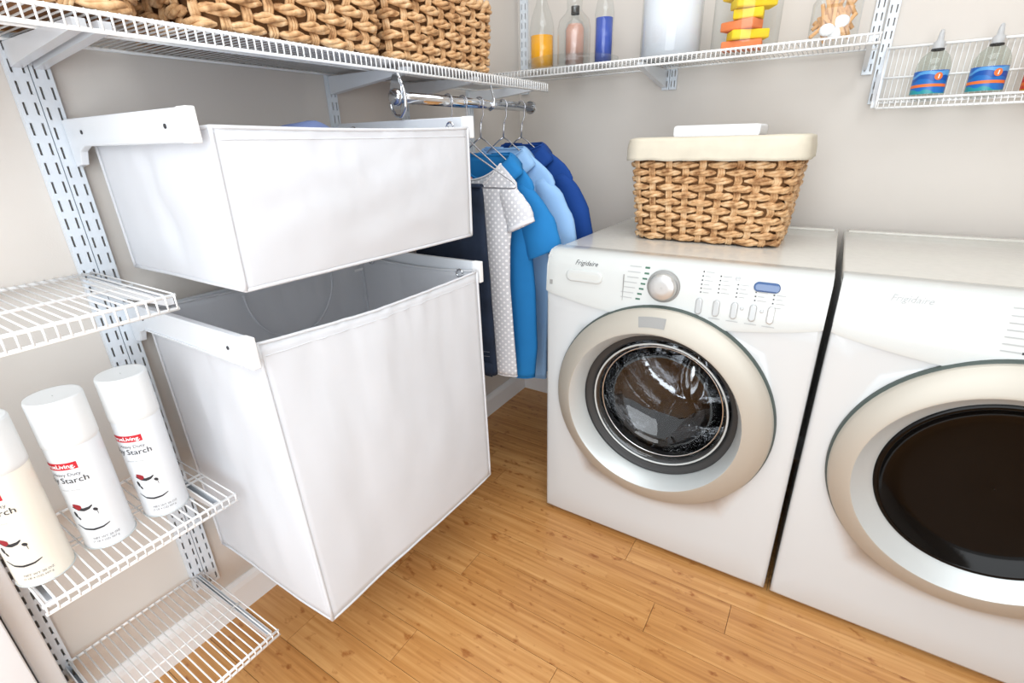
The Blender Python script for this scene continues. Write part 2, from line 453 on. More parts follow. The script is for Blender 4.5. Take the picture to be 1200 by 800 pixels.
def bracket(axis, pos, z, depth, label, group, wdt=.019, h=.044, wall=.0135):
    """U-shaped sheet bracket under a shelf"""
    poly = [(wall, z-.006), (depth, z-.006), (depth, z-.018), (wall+.035, z-h), (wall, z-h-.004)]
    mb = MB(); t = .0016
    def ext(a0, a1, pl):
        if axis == 'x': mb.prism(pl, a0, a1, 'y')
        else: mb.prism([(-p[0], p[1]) for p in pl], a0, a1, 'x')
    ext(pos-wdt/2, pos-wdt/2+t, poly); ext(pos+wdt/2-t, pos+wdt/2, poly)
    web = [(depth, z-.006), (depth, z-.018), (wall+.035, z-h), (wall, z-h-.004), (wall, z-h-.0024), (wall+.0345, z-h+.0016), (depth-.0016, z-.0172), (depth-.0016, z-.006)]
    ext(pos-wdt/2+t, pos+wdt/2-t, web)
    me = mb.mesh('shelf_bracket', (0, 0, 0)); me.materials.append(M_steel)
    o = bpy.data.objects.new('shelf_bracket', me); COL.objects.link(o)
    return tag(o, label, 'bracket', group)
G1 = 'brackets under the top left shelf'
bracket('x', -1.6115, 1.357, .29, 'white sheet metal bracket under the top left shelf, left of the close pair', G1, .016, .038)
bracket('x', -1.5815, 1.357, .29, 'white sheet metal bracket under the top left shelf, right of the close pair', G1, .016, .038)
bracket('x', -.975, 1.357, .29, 'white bracket above the far end of the upper hamper', G1)
bracket('x', -.70, 1.357, .29, 'white bracket above the chrome rod', G1)
bracket('x', -.36, 1.357, .29, 'white bracket at the corner end of the top left shelf', G1)
G2 = 'brackets under the back wall shelf'
bracket('y', .606, 1.406, .28, 'white bracket under the middle of the back wall shelf', G2, .018, .056)
bracket('y', 1.196, 1.406, .28, 'white bracket at the right end of the back wall shelf', G2, .012, .05)
G3 = 'brackets under the small left shelves'
for z, dp, nm in ((.97, .31, 'topmost'), (.53, .245, 'middle'), (.2, .31, 'lowest')):
    bracket('x', -1.6115, z, dp, 'white slim bracket under the right end of the %s small left shelf' % nm, G3, .012, .035)
    bracket('x', -1.874, z, dp, 'white slim bracket under the left end of the %s small left shelf' % nm, G3, .012, .035)

# ------------------------------------------------------------------ hanging rod
rod = thing('closet_rod', 'round chrome closet rod under the shelf holding the hangers', 'rod', (.26, -.65, 1.287))
obj('rod_tube', MB().tube([(.26, -1.0, 1.287), (.26, -.352, 1.287)], .0135, 20), M_chrome, rod)
obj('end_cap', MB().lathe([(.0145, -.362), (.0195, -.362), (.0205, -.360), (.0205, -.353), (.0195, -.351), (.005, -.351)], (.26, 0, 1.287), 'y', 28, cap0=True, cap1=True), M_chrome, rod, 'round chrome end cap', sharp=35)
obj('end_cap', MB().lathe([(.014, -.985), (.019, -.99), (.019, -1.004), (.012, -1.008)], (.26, 0, 1.287), 'y', 24, cap1=True), M_chrome, rod)
hk = MB()
for yy in (-.992, -.60):
    pts = [(.262, yy, 1.349), (.276, yy, 1.318), (.285, yy, 1.29), (.283, yy, 1.262), (.268, yy, 1.245), (.25, yy, 1.247), (.238, yy, 1.262), (.236, yy, 1.277)]
    if yy > -.9: pts = [(.262, yy, 1.348), (.268, yy, 1.325), (.276, yy, 1.3), (.274, yy, 1.28), (.26, yy, 1.272), (.246, yy, 1.279)]
    sm = []
    for a, b in zip(pts[:-1], pts[1:]):
        for q in range(3): sm.append(tuple(Vector(a).lerp(Vector(b), q/3)))
    sm.append(pts[-1])
    hb = MB().tube(sm, .004 if yy < -.9 else .0032, 8)
    obj('rod_hook', hb, M_chrome, rod)
obj('hook_plate', MB().prism([(.25, 1.262), (.24, 1.285), (.247, 1.318), (.258, 1.34), (.268, 1.34), (.278, 1.31), (.28, 1.285), (.27, 1.262)], -.998, -.9945, 'y'), M_chrome, rod)

# ------------------------------------------------------------------ hampers
def hamper(name, label, zt, zb, zh, armz0, armz1, upper):
    t = thing(name, label, 'hamper', (.22, -1.28, zb))
    fx_n_t, fx_f_t, fx_n_b, fx_f_b = (.432, .463, .425, .458) if upper else (.428, .468, .468, .478)
    yn, yf, xb = -1.553, -.992, .045
    if upper: yn = -1.548
    rng = 11 if upper else 5
    def corner(s):  # perimeter point parameter: 0..4 sides: near side(x+), front(y+), far(x-), back(y-)
        return s
    def wall_pt(u, v):
        # v 0 bottom .. 1 top, u around 0..1
        x1n = fx_n_b+(fx_n_t-fx_n_b)*v; x1f = fx_f_b+(fx_f_t-fx_f_b)*v
        xbk = xb+(.006 if upper else .012)*(1-v)
        P = [Vector((xbk, yn, 0)), Vector((x1n, yn, 0)), Vector((x1f, yf, 0)), Vector((xbk, yf, 0))]
        cum = [0, .2, .5, .7, 1.0]
        for i in range(4):
            if u <= cum[i+1]+1e-9:
                t_ = (u-cum[i])/(cum[i+1]-cum[i]); a, b = P[i], P[(i+1) % 4]; break
        q = a.lerp(b, t_)
        d = (b-a).normalized(); nrm = Vector((d.y, -d.x, 0))
        bulge = sin(pi*t_)**.6
        z = zb+(zt-zb)*v
        lo = (v*(1-v)*4)
        amp = bulge*(.35+.65*lo)
        disp = (.010 if upper else .014)*amp*(nz(t_*1.7+i*5, v*1.6+rng, 1.3)) + (.004 if upper else .007)*amp*nz(t_*6+i*9, v*4, 7+rng)
        disp += .0022*bulge*nz(t_*22+i*3, v*(6 if upper else 5), 2.2)*(.4+v)
        if not upper:
            gath = max(0, (v-.80)/.20)
            disp += .006*gath*bulge*sin(t_*70+3*nz(t_*8, i))*(.5+nz(t_*12, 4)) if v < .999 else 0
            disp += .008*bulge*(1-v)*lo
            if v > .9: z -= .010*sin(pi*t_)*(v-.9)/.1
        else:
            if i == 0: disp += -.012*math.exp(-((t_-.45-.1*(1-v))/.05)**2)*lo*.6+.006*lo*bulge
            if i == 1: disp += .006*lo*bulge
            if v > .9: z -= .004*sin(pi*t_)*(v-.9)/.1
        q = q+nrm*disp
        return (q.x, q.y, z)
    bag = obj('bag', MB().grid(wall_pt, 120, 36, wrap=True), M_fab, t, solid=.0022)
    # bottom panel
    def bot(u, v):
        y = yn+(yf-yn)*v; x1 = fx_n_b+(fx_f_b-fx_n_b)*v
        return (xb+(x1-xb)*u, y, zb+.001-(.012 if not upper else .010)*sin(pi*u)*sin(pi*v))
    obj('bag_bottom', MB().grid(bot, 16, 16), M_fab, t, solid=.0022)
    # seams: corner pipings, bottom edge, top hem
    for c in (0.0, .2, .5, .7):
        pts = [wall_pt(min(c, 1), v/20) for v in range(21)]
        obj('corner_seam', MB().tube(pts, .0036, 8), M_fab, t)
    obj('bottom_seam', MB().tube([wall_pt(u/60, 0) for u in range(61)], .0034, 8), M_fab, t)
    obj('top_hem', MB().tube([wall_pt(u/100, 1) for u in range(101)], .0032, 6), M_fab, t)
    def hemline(u):
        p = Vector(wall_pt(u, .93 if upper else .962)); return p
    obj('hem_stitching', MB().tube([hemline(.205+.29*k/60)+Vector((.0012, 0, 0)) for k in range(61)], .0009, 5), M_fab, t)
    # arms (slide channels)
    for yy, side in ((-1.571, -1), (-.972, 1)):
        th = .012; xe = (.412 if upper else .424) if side < 0 else (.437 if upper else .444)
        mb = MB()
        a0, a1 = (yy-th/2, yy+th/2)
        body = [(.03, armz1), (xe, armz1), (xe, armz0), (.075, armz0), (.052, armz0-.008), (.04, armz0-.03), (.0145, armz0-.034), (.0145, armz1-.002)]
        mb.prism(body, a0, a1, 'y')
        arm = obj('slide_arm', mb, M_steel, t, 'white steel slide arm')
        md = arm.modifiers.new('b', 'BEVEL'); md.width = .0015; md.segments = 2; md.limit_method = 'ANGLE'
        obj('end_cap', MB().bbox(xe+.0003, a0-.001, armz0-.0008, xe+.025, a1+.001, armz1+.0008, .0018, 2, False), M_white, arm)
        for xx in (.085, xe-.04):
            obj('rivet', MB().lathe([(.0035, 0), (.0035, -.0012), (.0005, -.0012)], (xx, a0, (armz0+armz1)/2), 'y', 10, cap1=True), M_lead, arm)
        rl = MB().box(.08, a0-.0022, armz0+.002, xe-.003, a0, armz0+.0055)
        obj('rail_lip', rl, M_steel, arm)
        if side > 0:
            for xx in (.10, .42):
                ring = [(xx+.0095*cos(q*pi/8), -.9995, armz0+.024+.0095*sin(q*pi/8)) for q in range(17)]
                obj('grommet_ring', MB().tube(ring, .0024, 8), M_chrome, arm)
    # rear cross bar between arms
    obj('rear_bar', MB().box(.022, -1.56, armz0+.008, .032, -.982, armz0+.030), M_steel, t)
    return t
h1 = hamper('laundry_hamper', 'shallow white canvas hamper on white slide arms, upper one of the two', 1.213, .975, None, 1.193, 1.238, True)
h2 = hamper('laundry_hamper', 'deep white canvas hamper bag hanging open on slide arms, lower one of the two', .885, .275, None, .853, .905, False)
h1['group'] = h2['group'] = 'pull-out hampers on the left wall'
# handle flap in lower hamper (stitched semicircle on the rear inside wall) and tag
arc = []
for q in range(33):
    a = pi+pi*q/32
    arc.append((.062, -1.235+.125*cos(a), .865+.14*sin(a)))
obj('handle_seam', MB().tube(arc, .0028, 6), M_fab, h2)
obj('care_tag', MB().box(.06, -1.03, .845, .0615, -1.0, .852), M_white, h2)
obj('inner_seam', MB().tube([(.058, -.998, .3), (.06, -.999, .6), (.06, -.999, .88)], .0025, 6), M_fab, h2)
# blue laundry in the upper hamper
M_ldry = mat('blue_cotton', (112, 128, 172), .9, bump=.3, bscale=500, var=.1, vscale=20)
def ld(u, v):
    x = .075+.33*u; yy = -1.44+.42*v
    e = (sin(pi*u)*sin(pi*v))**.35
    z = 1.05+.158*e+.018*nz(u*4, v*5)+.01*nz(u*9, v*11, 3)
    if 0.15 < v < .75: z += .014*sin(pi*(v-.15)/.6)
    return (x, yy, z)
tag(obj('folded_laundry', MB().grid(ld, 30, 40), M_ldry, solid=.004), 'heap of blue cloth showing just over the rim of the upper hamper', 'laundry')

# ------------------------------------------------------------------ hangers and garments
def hanger_mesh(hw=.213, zc=1.287):
    mb = MB(); r = .0022
    z0 = zc
    hook = []
    for q in range(17):
        a = radians(-60)+radians(240)*q/16
        hook.append((.0172*cos(a)+0, 0, .0172*sin(a)))
    hook = [(0.004, 0, -.017*3.2), (.006, 0, -.045), (.014, 0, -.030)] + [(.0168*cos(radians(-40+215*q/16)), 0, .0168*sin(radians(-40+215*q/16))) for q in range(17)]
    mb.tube(hook, r, 6)
    mb.tube([(.004, 0, -.05), (.002, 0, -.07), (0, 0, -.095)], .0028, 6)
    mb.tube([(0, 0, -.092), (.02, 0, -.102), (hw-.012, 0, -.203), (hw, 0, -.212), (hw-.006, 0, -.219), (hw-.02, 0, -.22), (-hw+.02, 0, -.22), (-hw+.006, 0, -.219), (-hw, 0, -.212), (-hw+.012, 0, -.203), (-.02, 0, -.102), (0, 0, -.092)], r, 6)
    return mb
hm = hanger_mesh().mesh('wire_hanger'); 
M_hang = mat('hanger_wire', (196, 198, 204), .25, .8)
hm.materials.append(M_hang)
hm2 = hanger_mesh(.165).mesh('wire_hanger'); hm2.materials.append(M_hang)
YH = [-.805, -.74, -.66, -.535, -.425]
HL = ['thin wire hanger carrying the folded dark jeans, nearest on the rod', 'thin wire hanger inside the white polka dot top', 'thin wire hanger inside the bright blue shirt',
      'thin wire hanger inside the pale blue shirt', 'thin wire hanger inside the navy blue shirt, farthest on the rod']
for yy, l in zip(YH, HL):
    o = bpy.data.objects.new('wire_hanger', hm if yy == YH[0] else hm2); COL.objects.link(o); o.location = (.262, yy, 1.287)
    tag(o, l, 'hanger', 'wire hangers on the chrome rod')

def shirt(name, label, y0, m, prof, thick, seed, sleeve_r, sleeve_l, trim=None, collar=True, neck=.085, dip=.03, cuff=None, ripple=.006, m_in=None, back_dip=.0):
    """prof: [(z, xl, xr)] from bottom to neck"""
    t = thing(name, label, 'clothing', (.26, y0, prof[-1][0]))
    n = 64
    rows = []
    # resample profile
    zs = [p[0] for p in prof]
    NR = 40
    def at(z):
        for a, b in zip(prof[:-1], prof[1:]):
            if z <= b[0]+1e-9:
                k = (z-a[0])/(b[0]-a[0]); return a[1]+(b[1]-a[1])*k, a[2]+(b[2]-a[2])*k
        return prof[-1][1:]
    z0, z1 = zs[0], zs[-1]
    zl = [z0+(z1-z0)*(k/NR) for k in range(NR+1)]
    def pt(u, v):
        z = z0+(z1-z0)*v; xl, xr = at(z); c, w_ = (xl+xr)/2, (xr-xl)/2
        a = 2*pi*u
        ca, sa = cos(a), sin(a)
        x = c+w_*(abs(ca)**.8)*(1 if ca > 0 else -1)
        th = thick*(1-.45*max(0, (v-.8)/.2))
        y = y0+th*(abs(sa)**.75)*(1 if sa > 0 else -1)
        fall = (1-v)**.5
        f = ripple*fall*sin(x*58+seed*2+1.5*nz(x*9, seed))*(abs(sa)**.5)+.5*ripple*nz(x*20, z*5, seed)
        y += f
        y += .010*nz(x*5, z*3, seed+5)*fall
        z += .004*nz(x*12, seed*3.1)*(1-v)
        k = max(0, (v-.86)/.14)
        side = max(0, 1-((x-c)/(w_+1e-6))**2)
        if sa < 0: z -= dip*k*side
        else: z -= back_dip*k*side
        return (x, y, z)
    obj('body', MB().grid(pt, n, NR, wrap=True), m, t, solid=.0016)
    obj('hem', MB().tube([pt(q/n, 0.0) for q in range(n+1)], .0018, 5), trim or m, t)
    obj('neckband', MB().tube([pt(q/n, 1.0) for q in range(n+1)], .003, 6), trim or m, t)
    for S in (sleeve_r, sleeve_l):
        if not S: continue
        pts = [Vector((p[0], y0+p[1], p[2])) for p in S['path']]
        ws, ts = S['w'], S['t']
        m_ = len(pts)
        def sp(u, v, pts=pts, ws=ws, ts=ts, m_=m_, S=S):
            q = v*(m_-1); i = min(int(q), m_-2); k = q-i
            p = pts[i].lerp(pts[i+1], k); w2 = ws[i]+(ws[i+1]-ws[i])*k; t2 = ts[i]+(ts[i+1]-ts[i])*k
            d = (pts[-1]-pts[0]).normalized(); side = Vector((0, 1, 0)).cross(d).normalized()
            a = 2*pi*u
            off = side*(w2*cos(a))+Vector((0, 1, 0))*(t2*sin(a)*(1+.25*nz(u*3, v*3, seed)))
            off += side*(.004*nz(v*6, u*5, seed+3))
            return tuple(p+off)
        sl = obj('sleeve', MB().grid(sp, 28, 14, wrap=True), m, t, solid=.0016)
        if cuff:
            cf = MB().grid(lambda u, v: tuple(Vector(sp(u, 1-.10*v))+(Vector(sp(u, 1-.10*v))-((pts[-1]).lerp(pts[-2], .1*(m_-1)*v*0+0)))*.035), 28, 2, wrap=True)
            obj('cuff', cf, trim or m, sl, solid=.002)
    if collar:
        cw = (at(z1)[1]-at(z1)[0])/2; cc = (at(z1)[1]+at(z1)[0])/2
        for sgn in (-1, 1):
            # collar leaf folded over shoulder: from nape to point
            P = [Vector((cc+sgn*.012, y0+.020, z1+.006)), Vector((cc+sgn*(cw*.9), y0+.008, z1+.008)), Vector((cc+sgn*(cw*.98), y0-.018, z1-.008)), Vector((cc+sgn*(cw*.55), y0-.034, z1-.042))]
            Q = [Vector((cc+sgn*.012, y0+.034, z1-.026)), Vector((cc+sgn*(cw+.020), y0+.026, z1-.024)), Vector((cc+sgn*(cw+.050), y0-.020, z1-.046)), Vector((cc+sgn*(cw+.010), y0-.046, z1-.085))]
            def lf(u, v, P=P, Q=Q):
                q = u*3; i = min(int(q), 2); k = q-i
                a = P[i].lerp(P[i+1], k); b = Q[i].lerp(Q[i+1], k)
                r_ = a.lerp(b, v); r_.z += .006*sin(pi*v); r_.y -= .003*sin(pi*v)
                return tuple(r_)
            obj('collar', MB().grid(lf, 12, 5), m, t, solid=.0018)
    return t

M_navy = mat('navy_cotton', (10, 62, 136), .85, bump=.25, bscale=600, var=.06, vscale=9)
M_light = mat('pale_blue_cotton', (146, 186, 228), .85, bump=.2, bscale=600, var=.03, vscale=9)
M_blue = mat('bright_blue_cotton', (28, 120, 184), .85, bump=.25, bscale=600, var=.06, vscale=9)
def dot_mat():
    m = bpy.data.materials.new('polka_dot_cotton'); m.use_nodes = True
    N = m.node_tree.nodes; L = m.node_tree.links; p = N['Principled BSDF']; p.inputs['Roughness'].default_value = .85
    tc = N.new('ShaderNodeTexCoord'); sp = N.new('ShaderNodeSeparateXYZ'); L.new(tc.outputs['Object'], sp.inputs[0])
    def mth(op, a, b=None, c=None):
        n = N.new('ShaderNodeMath'); n.operation = op
        for i, v in enumerate((a, b, c)):
            if v is None: continue
            if isinstance(v, (int, float)): n.inputs[i].default_value = v
            else: L.new(v, n.inputs[i])
        return n.outputs[0]
    x = mth('MULTIPLY', sp.outputs[0], 50); z = mth('MULTIPLY', sp.outputs[2], 50)
    a = mth('ADD', x, z); b = mth('SUBTRACT', x, z)
    fa = mth('SUBTRACT', mth('FRACT', a), .5); fb = mth('SUBTRACT', mth('FRACT', b), .5)
    d = mth('SQRT', mth('ADD', mth('MULTIPLY', fa, fa), mth('MULTIPLY', fb, fb)))
    k = mth('LESS_THAN', d, .25)
    mx = N.new('ShaderNodeMixRGB'); L.new(k, mx.inputs[0]); mx.inputs[1].default_value = lin((208, 209, 214))+(1,); mx.inputs[2].default_value = lin((248, 248, 250))+(1,)
    L.new(mx.outputs[0], p.inputs['Base Color'])
    return m
M_dot = dot_mat()
M_dtrim = mat('white_cotton_trim', (228, 228, 232), .85, bump=.2, bscale=600)

SL = lambda pts, w, t: dict(path=[(p[0], p[2] if len(p) > 2 else 0, p[1]) for p in pts], w=w, t=t)
LS = SL([(.105, 1.05), (.085, .97), (.075, .88)], [.035, .045, .045], [.016, .02, .022])
shirt('navy_shirt', 'navy blue collared shirt, farthest on the rod against the back wall', YH[4], M_navy,
      [(.36, .07, .43), (.7, .06, .435), (.93, .055, .44), (1.03, .06, .452), (1.075, .07, .455), (1.115, .12, .42), (1.15, .165, .365), (1.170, .185, .345)], .024, 1,
      SL([(.405, 1.075), (.430, 1.03), (.462, .955), (.478, .885), (.483, .85)], [.026, .046, .056, .056, .052], [.018, .021, .024, .027, .027]), LS, dip=.02)
shirt('pale_blue_shirt', 'pale sky blue collared shirt between the navy and bright blue shirts', YH[3], M_light,
      [(.38, .08, .42), (.7, .07, .43), (.93, .06, .43), (1.03, .06, .445), (1.072, .07, .448), (1.108, .12, .41), (1.143, .165, .36), (1.160, .18, .34)], .024, 2,
      SL([(.395, 1.068), (.424, 1.02), (.454, .95), (.472, .885), (.476, .85)], [.026, .046, .056, .056, .052], [.018, .021, .024, .027, .027]), LS, dip=.03)
shirt('blue_shirt', 'bright blue short sleeved shirt with a folded collar behind the polka dot top', YH[2], M_blue,
      [(.44, .19, .440), (.55, .17, .45), (.75, .10, .445), (.93, .085, .43), (1.03, .075, .440), (1.065, .08, .445), (1.10, .13, .415), (1.128, .16, .385), (1.145, .175, .37)], .024, 3,
      SL([(.395, 1.06), (.425, 1.01), (.455, .95), (.475, .89), (.480, .865)], [.026, .046, .058, .060, .058], [.018, .021, .025, .029, .030]), LS, dip=.07, cuff=False)
dot = shirt('polka_dot_top', 'white and grey polka dot top with cap sleeves between jeans and bright blue shirt', YH[1], M_dot,
      [(.475, .12, .422), (.62, .125, .412), (.78, .12, .405), (.90, .11, .408), (1.0, .09, .42), (1.04, .08, .435), (1.075, .10, .435), (1.105, .13, .405), (1.125, .145, .383)], .014, 4,
      SL([(.400, 1.06), (.418, 1.03), (.438, .99), (.448, .955)], [.026, .038, .046, .046], [.014, .017, .020, .022]), SL([(.12, 1.04), (.09, .96)], [.03, .04], [.014, .016]), trim=M_dtrim, collar=False, dip=.075, cuff=True, back_dip=.045, ripple=.004)
obj('neck_label', MB().box(.235, YH[1]+.008, 1.075, .275, YH[1]+.0095, 1.088), mat('red_white_label', (222, 150, 140), .7), dot)
# jeans folded over the hanger bar
M_denim = mat('dark_denim', (30, 42, 62), .9, bump=.5, bscale=700, var=.35, vscale=14, bdist=.001)
M_stitch = mat('denim_stitch', (110, 112, 124), .8)
jy = YH[0]
jn = thing('folded_jeans', 'dark indigo jeans folded over the nearest hanger behind the hampers', 'clothing', (.24, jy, .5))
def jp(u, v):
    z = .50+.573*v; a = 2*pi*u
    xl, xr = .10, .362+.025*(1-v)
    c, w_ = (xl+xr)/2, (xr-xl)/2
    th = .011+.008*(1-v)
    if v > .97: th *= .55
    x = c+w_*(abs(cos(a))**.45)*(1 if cos(a) > 0 else -1)
    y_ = jy+th*(abs(sin(a))**.6)*(1 if sin(a) > 0 else -1)+.004*nz(x*10, z*4)+.0025*nz(x*30, z*12)
    return (x, y_, z)
jb = MB().grid(jp, 48, 36, wrap=True)
obj('denim_leg', jb, M_denim, jn, solid=.002)
obj('denim_fold', MB().grid(lambda u, v: (.10+.262*u, jy+.009*cos(pi*v), 1.067+.009*sin(pi*v)), 12, 8), M_denim, jn, solid=.002)
for zz in (.585, .57):
    obj('stitching', MB().tube([(.26+.12*k/10, jy-.0245, zz-.004*sin(k/3)) for k in range(11)], .0009, 5), M_stitch, jn)
obj('stitching', MB().tube([(.30, jy-.022, .72), (.325, jy-.023, .62), (.335, jy-.0245, .585)], .0009, 5), M_stitch, jn)
obj('waistband', MB().grid(lambda u, v: (.10+.287*u, jy-.0232-.002*sin(pi*v), .502+.045*v), 10, 3), M_denim, jn, solid=.002)

# ------------------------------------------------------------------ washer and dryer
def machine(name, label, x0, washer):
    W = .686; xc = x0+W/2; yf, yb, H = -.752, -.055, .897
    t = thing(name, label, 'washing machine' if washer else 'dryer', (xc, (yf+yb)/2, 0))
    zc = .495; R = .272
    g = .014
    # cabinet: sides, back, bottom
    body = MB()
    body.box(x0, yf+.012, g, x0+.01, yb, H-.012).box(x0+W-.01, yf+.012, g, x0+W, yb, H-.012)
    body.box(x0, yb-.01, g, x0+W, yb, H-.012).box(x0, yf+.03, g, x0+W, yb, g+.01)
    obj('cabinet', body, M_enamel, t)
    # front panel with round opening and rounded outer edge
    def zlow(x): return .783-.042*(1-min(1, abs((x-xc)/(W/2)))**2)
    n = 96; ringv = []
    mb = MB()
    zb_, zt_ = g, .80
    def rect_pt(a, inset, y):
        ca, sa = cos(a), sin(a)
        hw, hb, ht = W/2-inset, zc-zb_-inset, zt_-zc-inset
        h = ht if sa > 0 else hb
        k = min(hw/abs(ca) if abs(ca) > 1e-6 else 9, h/abs(sa) if abs(sa) > 1e-6 else 9)
        return (xc+ca*k, y, zc+sa*k)
    angs = [2*pi*k/n for k in range(n)]
    for hx, hz in ((W/2, zt_-zc), (W/2, zc-zb_)):
        pass
    cor = [math.atan2(zt_-zc, W/2), pi-math.atan2(zt_-zc, W/2), pi+math.atan2(zc-zb_, W/2), 2*pi-math.atan2(zc-zb_, W/2)]
    for c in cor:
        i = min(range(n), key=lambda k: abs(angs[k]-c)); angs[i] = c
    rings = []
    rings.append([rect_pt(a, 0, yf+.03) for a in angs])
    rings.append([rect_pt(a, 0, yf+.010) for a in angs])
    rings.append([rect_pt(a, .003, yf+.003) for a in angs])
    rings.append([rect_pt(a, .010, yf) for a in angs])
    for q in (.35, .7, 1):
        rings.append([tuple(Vector(rect_pt(a, .010, yf)).lerp(Vector((xc+R*cos(a), yf, zc+R*sin(a))), q)) for a in angs])
    rings.append([(xc+R*cos(a), yf+.03, zc+R*sin(a)) for a in angs])
    for i in range(len(rings)-1):
        mb.add(rings[i]+rings[i+1], [(k, (k+1) % n, n+(k+1) % n, n+k) for k in range(n)], True)
    bmv = obj('front_panel', mb, M_enamel, t, sharp=50)
    # merge duplicates for smooth shading
    bm = bmesh.new(); bm.from_mesh(bmv.data); bmesh.ops.remove_doubles(bm, verts=bm.verts[:], dist=1e-5); bm.to_mesh(bm and bmv.data); bm.free()
    # console: curved lower edge, leaning back, rounded top
    def con(u, v):
        x = x0+.0015+(W-.003)*u; zl = zlow(x)
        P = [(yf-.0005, zl), (yf-.0055, zl+.0015), (yf-.0065, zl+.01)]
        top = [(yf+.002, .858), (yf+.008, .876), (yf+.0165, .890), (yf+.028, .8985), (yf+.045, .9015), (yf+.075, .9025), (yf+.078, .898)]
        Q = P+[((P[-1][0]*(1-k)+top[0][0]*k), P[-1][1]*(1-k)+top[0][1]*k) for k in (.33, .66)]+top
        q = v*(len(Q)-1); i = min(int(q+1e-6), len(Q)-2); k = q-i
        yy = Q[i][0]+(Q[i+1][0]-Q[i][0])*k; zz = Q[i][1]+(Q[i+1][1]-Q[i][1])*k
        e = .0 if 0 < u < 1 else .004
        return (x, yy+e, zz)
    us = 46
    obj('console', MB().grid(con, us, 11), M_console, t, sharp=60)
    for xx in (x0+.0018, x0+W-.0018):
        side = MB()
        zl = zlow(xx)
        pl = [(yf+.002, zl), (yf-.002, zl+.004), (yf+.004, .858), (yf+.018, .889), (yf+.03, .8975), (yf+.075, .901), (yf+.10, .88), (yf+.10, zl)]
        side.prism(pl, xx-.0012, xx+.0012, 'x')
        obj('console_side', side, M_console, t)
    obj('top_panel', MB().bbox(x0, yf+.074, H-.03, x0+W, yb, H, .006, 3), M_top, t)
    mb = MB()
    obj('top_ridge', MB().bbox(x0+.012, yf+.082, H-.002, x0+W-.012, yf+.094, H+.003, .002, 2), M_top, t)
    obj('top_ridge', MB().bbox(x0+.012, yb-.045, H-.002, x0+W-.012, yb-.012, H+.005, .002, 2), M_top, t)
    for fx in (x0+.05, x0+W-.05):
        for fy in (yf+.06, yb-.06):
            obj('foot', MB().lathe([(.022, 0), (.024, .006), (.012, .008), (.012, .016)], (fx, fy, 0), 'z', 16, cap0=True), M_gasket, t)
    # door
    dr = obj('door', MB().lathe([(.2895, yf+.001), (.2905, yf-.016), (.2895, yf-.023), (.286, yf-.0265), (.264, yf-.0345), (.240, yf-.0425), (.2345, yf-.0425)], (xc, 0, zc), 'y', 96,
             cen=[(0, 0), (0, 0), (0, 0), (0, 0), (-.004, -.003), (-.009, -.006), (-.010, -.007)]), M_beige, t, sharp=40)
    obj('door_seal', MB().lathe([(.2935, yf), (.295, yf-.003), (.2935, yf-.012), (.2905, yf-.016)], (xc, 0, zc), 'y', 96), M_edge, dr)
    if washer:
        obj('inner_bezel', MB().lathe([(.2345, yf-.0425), (.230, yf-.037), (.214, yf-.006), (.211, yf+.006)], (xc, 0, zc), 'y', 96,
            cen=[(-.010, -.007), (-.009, -.006), (-.004, -.003), (-.003, -.003)]), M_silver, dr)
        obj('gasket', MB().lathe([(.211, yf+.004), (.205, yf+.012), (.196, yf+.010), (.190, yf+.020), (.186, yf+.05), (.196, yf+.07), (.20, yf+.10), (.255, yf+.12)], (xc, 0, zc), 'y', 64), M_gasket, t)
        obj('door_glass', MB().lathe([(.188, yf+.022), (.186, yf+.012), (.181, yf+.010), (.172, yf+.020), (.162, yf+.052), (.140, yf+.082), (.09, yf+.100), (.03, yf+.106), (.001, yf+.107)], (xc, 0, zc), 'y', 64), M_dome, dr)
        ringp = [(xc+.183*cos(2*pi*k/64), yf+.009, zc+.183*sin(2*pi*k/64)) for k in range(65)]
        obj('glass_rim', MB().tube(ringp, .0028, 8, cap=False), M_silver, dr)
        # drum
        drum = obj('drum', MB().lathe([(.252, yf+.115), (.26, yf+.13), (.262, yf+.20), (.256, yf+.21), (.262, yf+.22), (.262, yf+.38), (.254, yf+.39), (.262, yf+.40), (.262, yf+.50), (.24, yf+.54), (.2, yf+.545), (.15, yf+.53), (.06, yf+.52), (.001, yf+.518)], (xc, 0, zc), 'y', 72), M_drum, t)
        for k in range(3):
            a0 = radians(20+120*k)
            def pd(u, v, a0=a0):
                da = (u-.5)*.5; h = .075*(cos((u-.5)*pi))**1.2*min(1, sin(pi*min(max(v, .02), .98))**.35)
                a = a0+da*(1-.25*sin(pi*v)); r = .262-h
                return (xc+r*cos(a), yf+.14+.36*v, zc+r*sin(a))
            obj('drum_paddle', MB().grid(pd, 16, 14), M_drum, drum)
        sp = MB()
        for k in range(6):
            a = 2*pi*k/6+.3
            sp.tube([(xc+.03*cos(a), yf+.512, zc+.03*sin(a)), (xc+.14*cos(a), yf+.518, zc+.14*sin(a)), (xc+.22*cos(a), yf+.53, zc+.22*sin(a))], [.03, .036, .02], 12)
        obj('drum_spokes', sp, M_drum, drum)
        for k in range(3):
            a = 2*pi*k/3+.55
            lb = MB(); lb.sphere((0, 0, 0), 1, 20, 12)
            ca, sa = cos(a), sin(a)
            vs = [(xc+ca*(.115+v[0]*.105)-sa*v[1]*.05, yf+.50-.075*v[2], zc+sa*(.115+v[0]*.105)+ca*v[1]*.05) for v in lb.v]
            obj('drum_lobe', MB().add(vs, lb.f, True), M_lobe, drum, 'polished lobe of the drum back')
        obj('glass_ridge', MB().tube([(xc+.168*cos(2*pi*k/64), yf+.030, zc+.168*sin(2*pi*k/64)) for k in range(65)], .0022, 6, cap=False), M_lobe, dr)
        hol = MB()
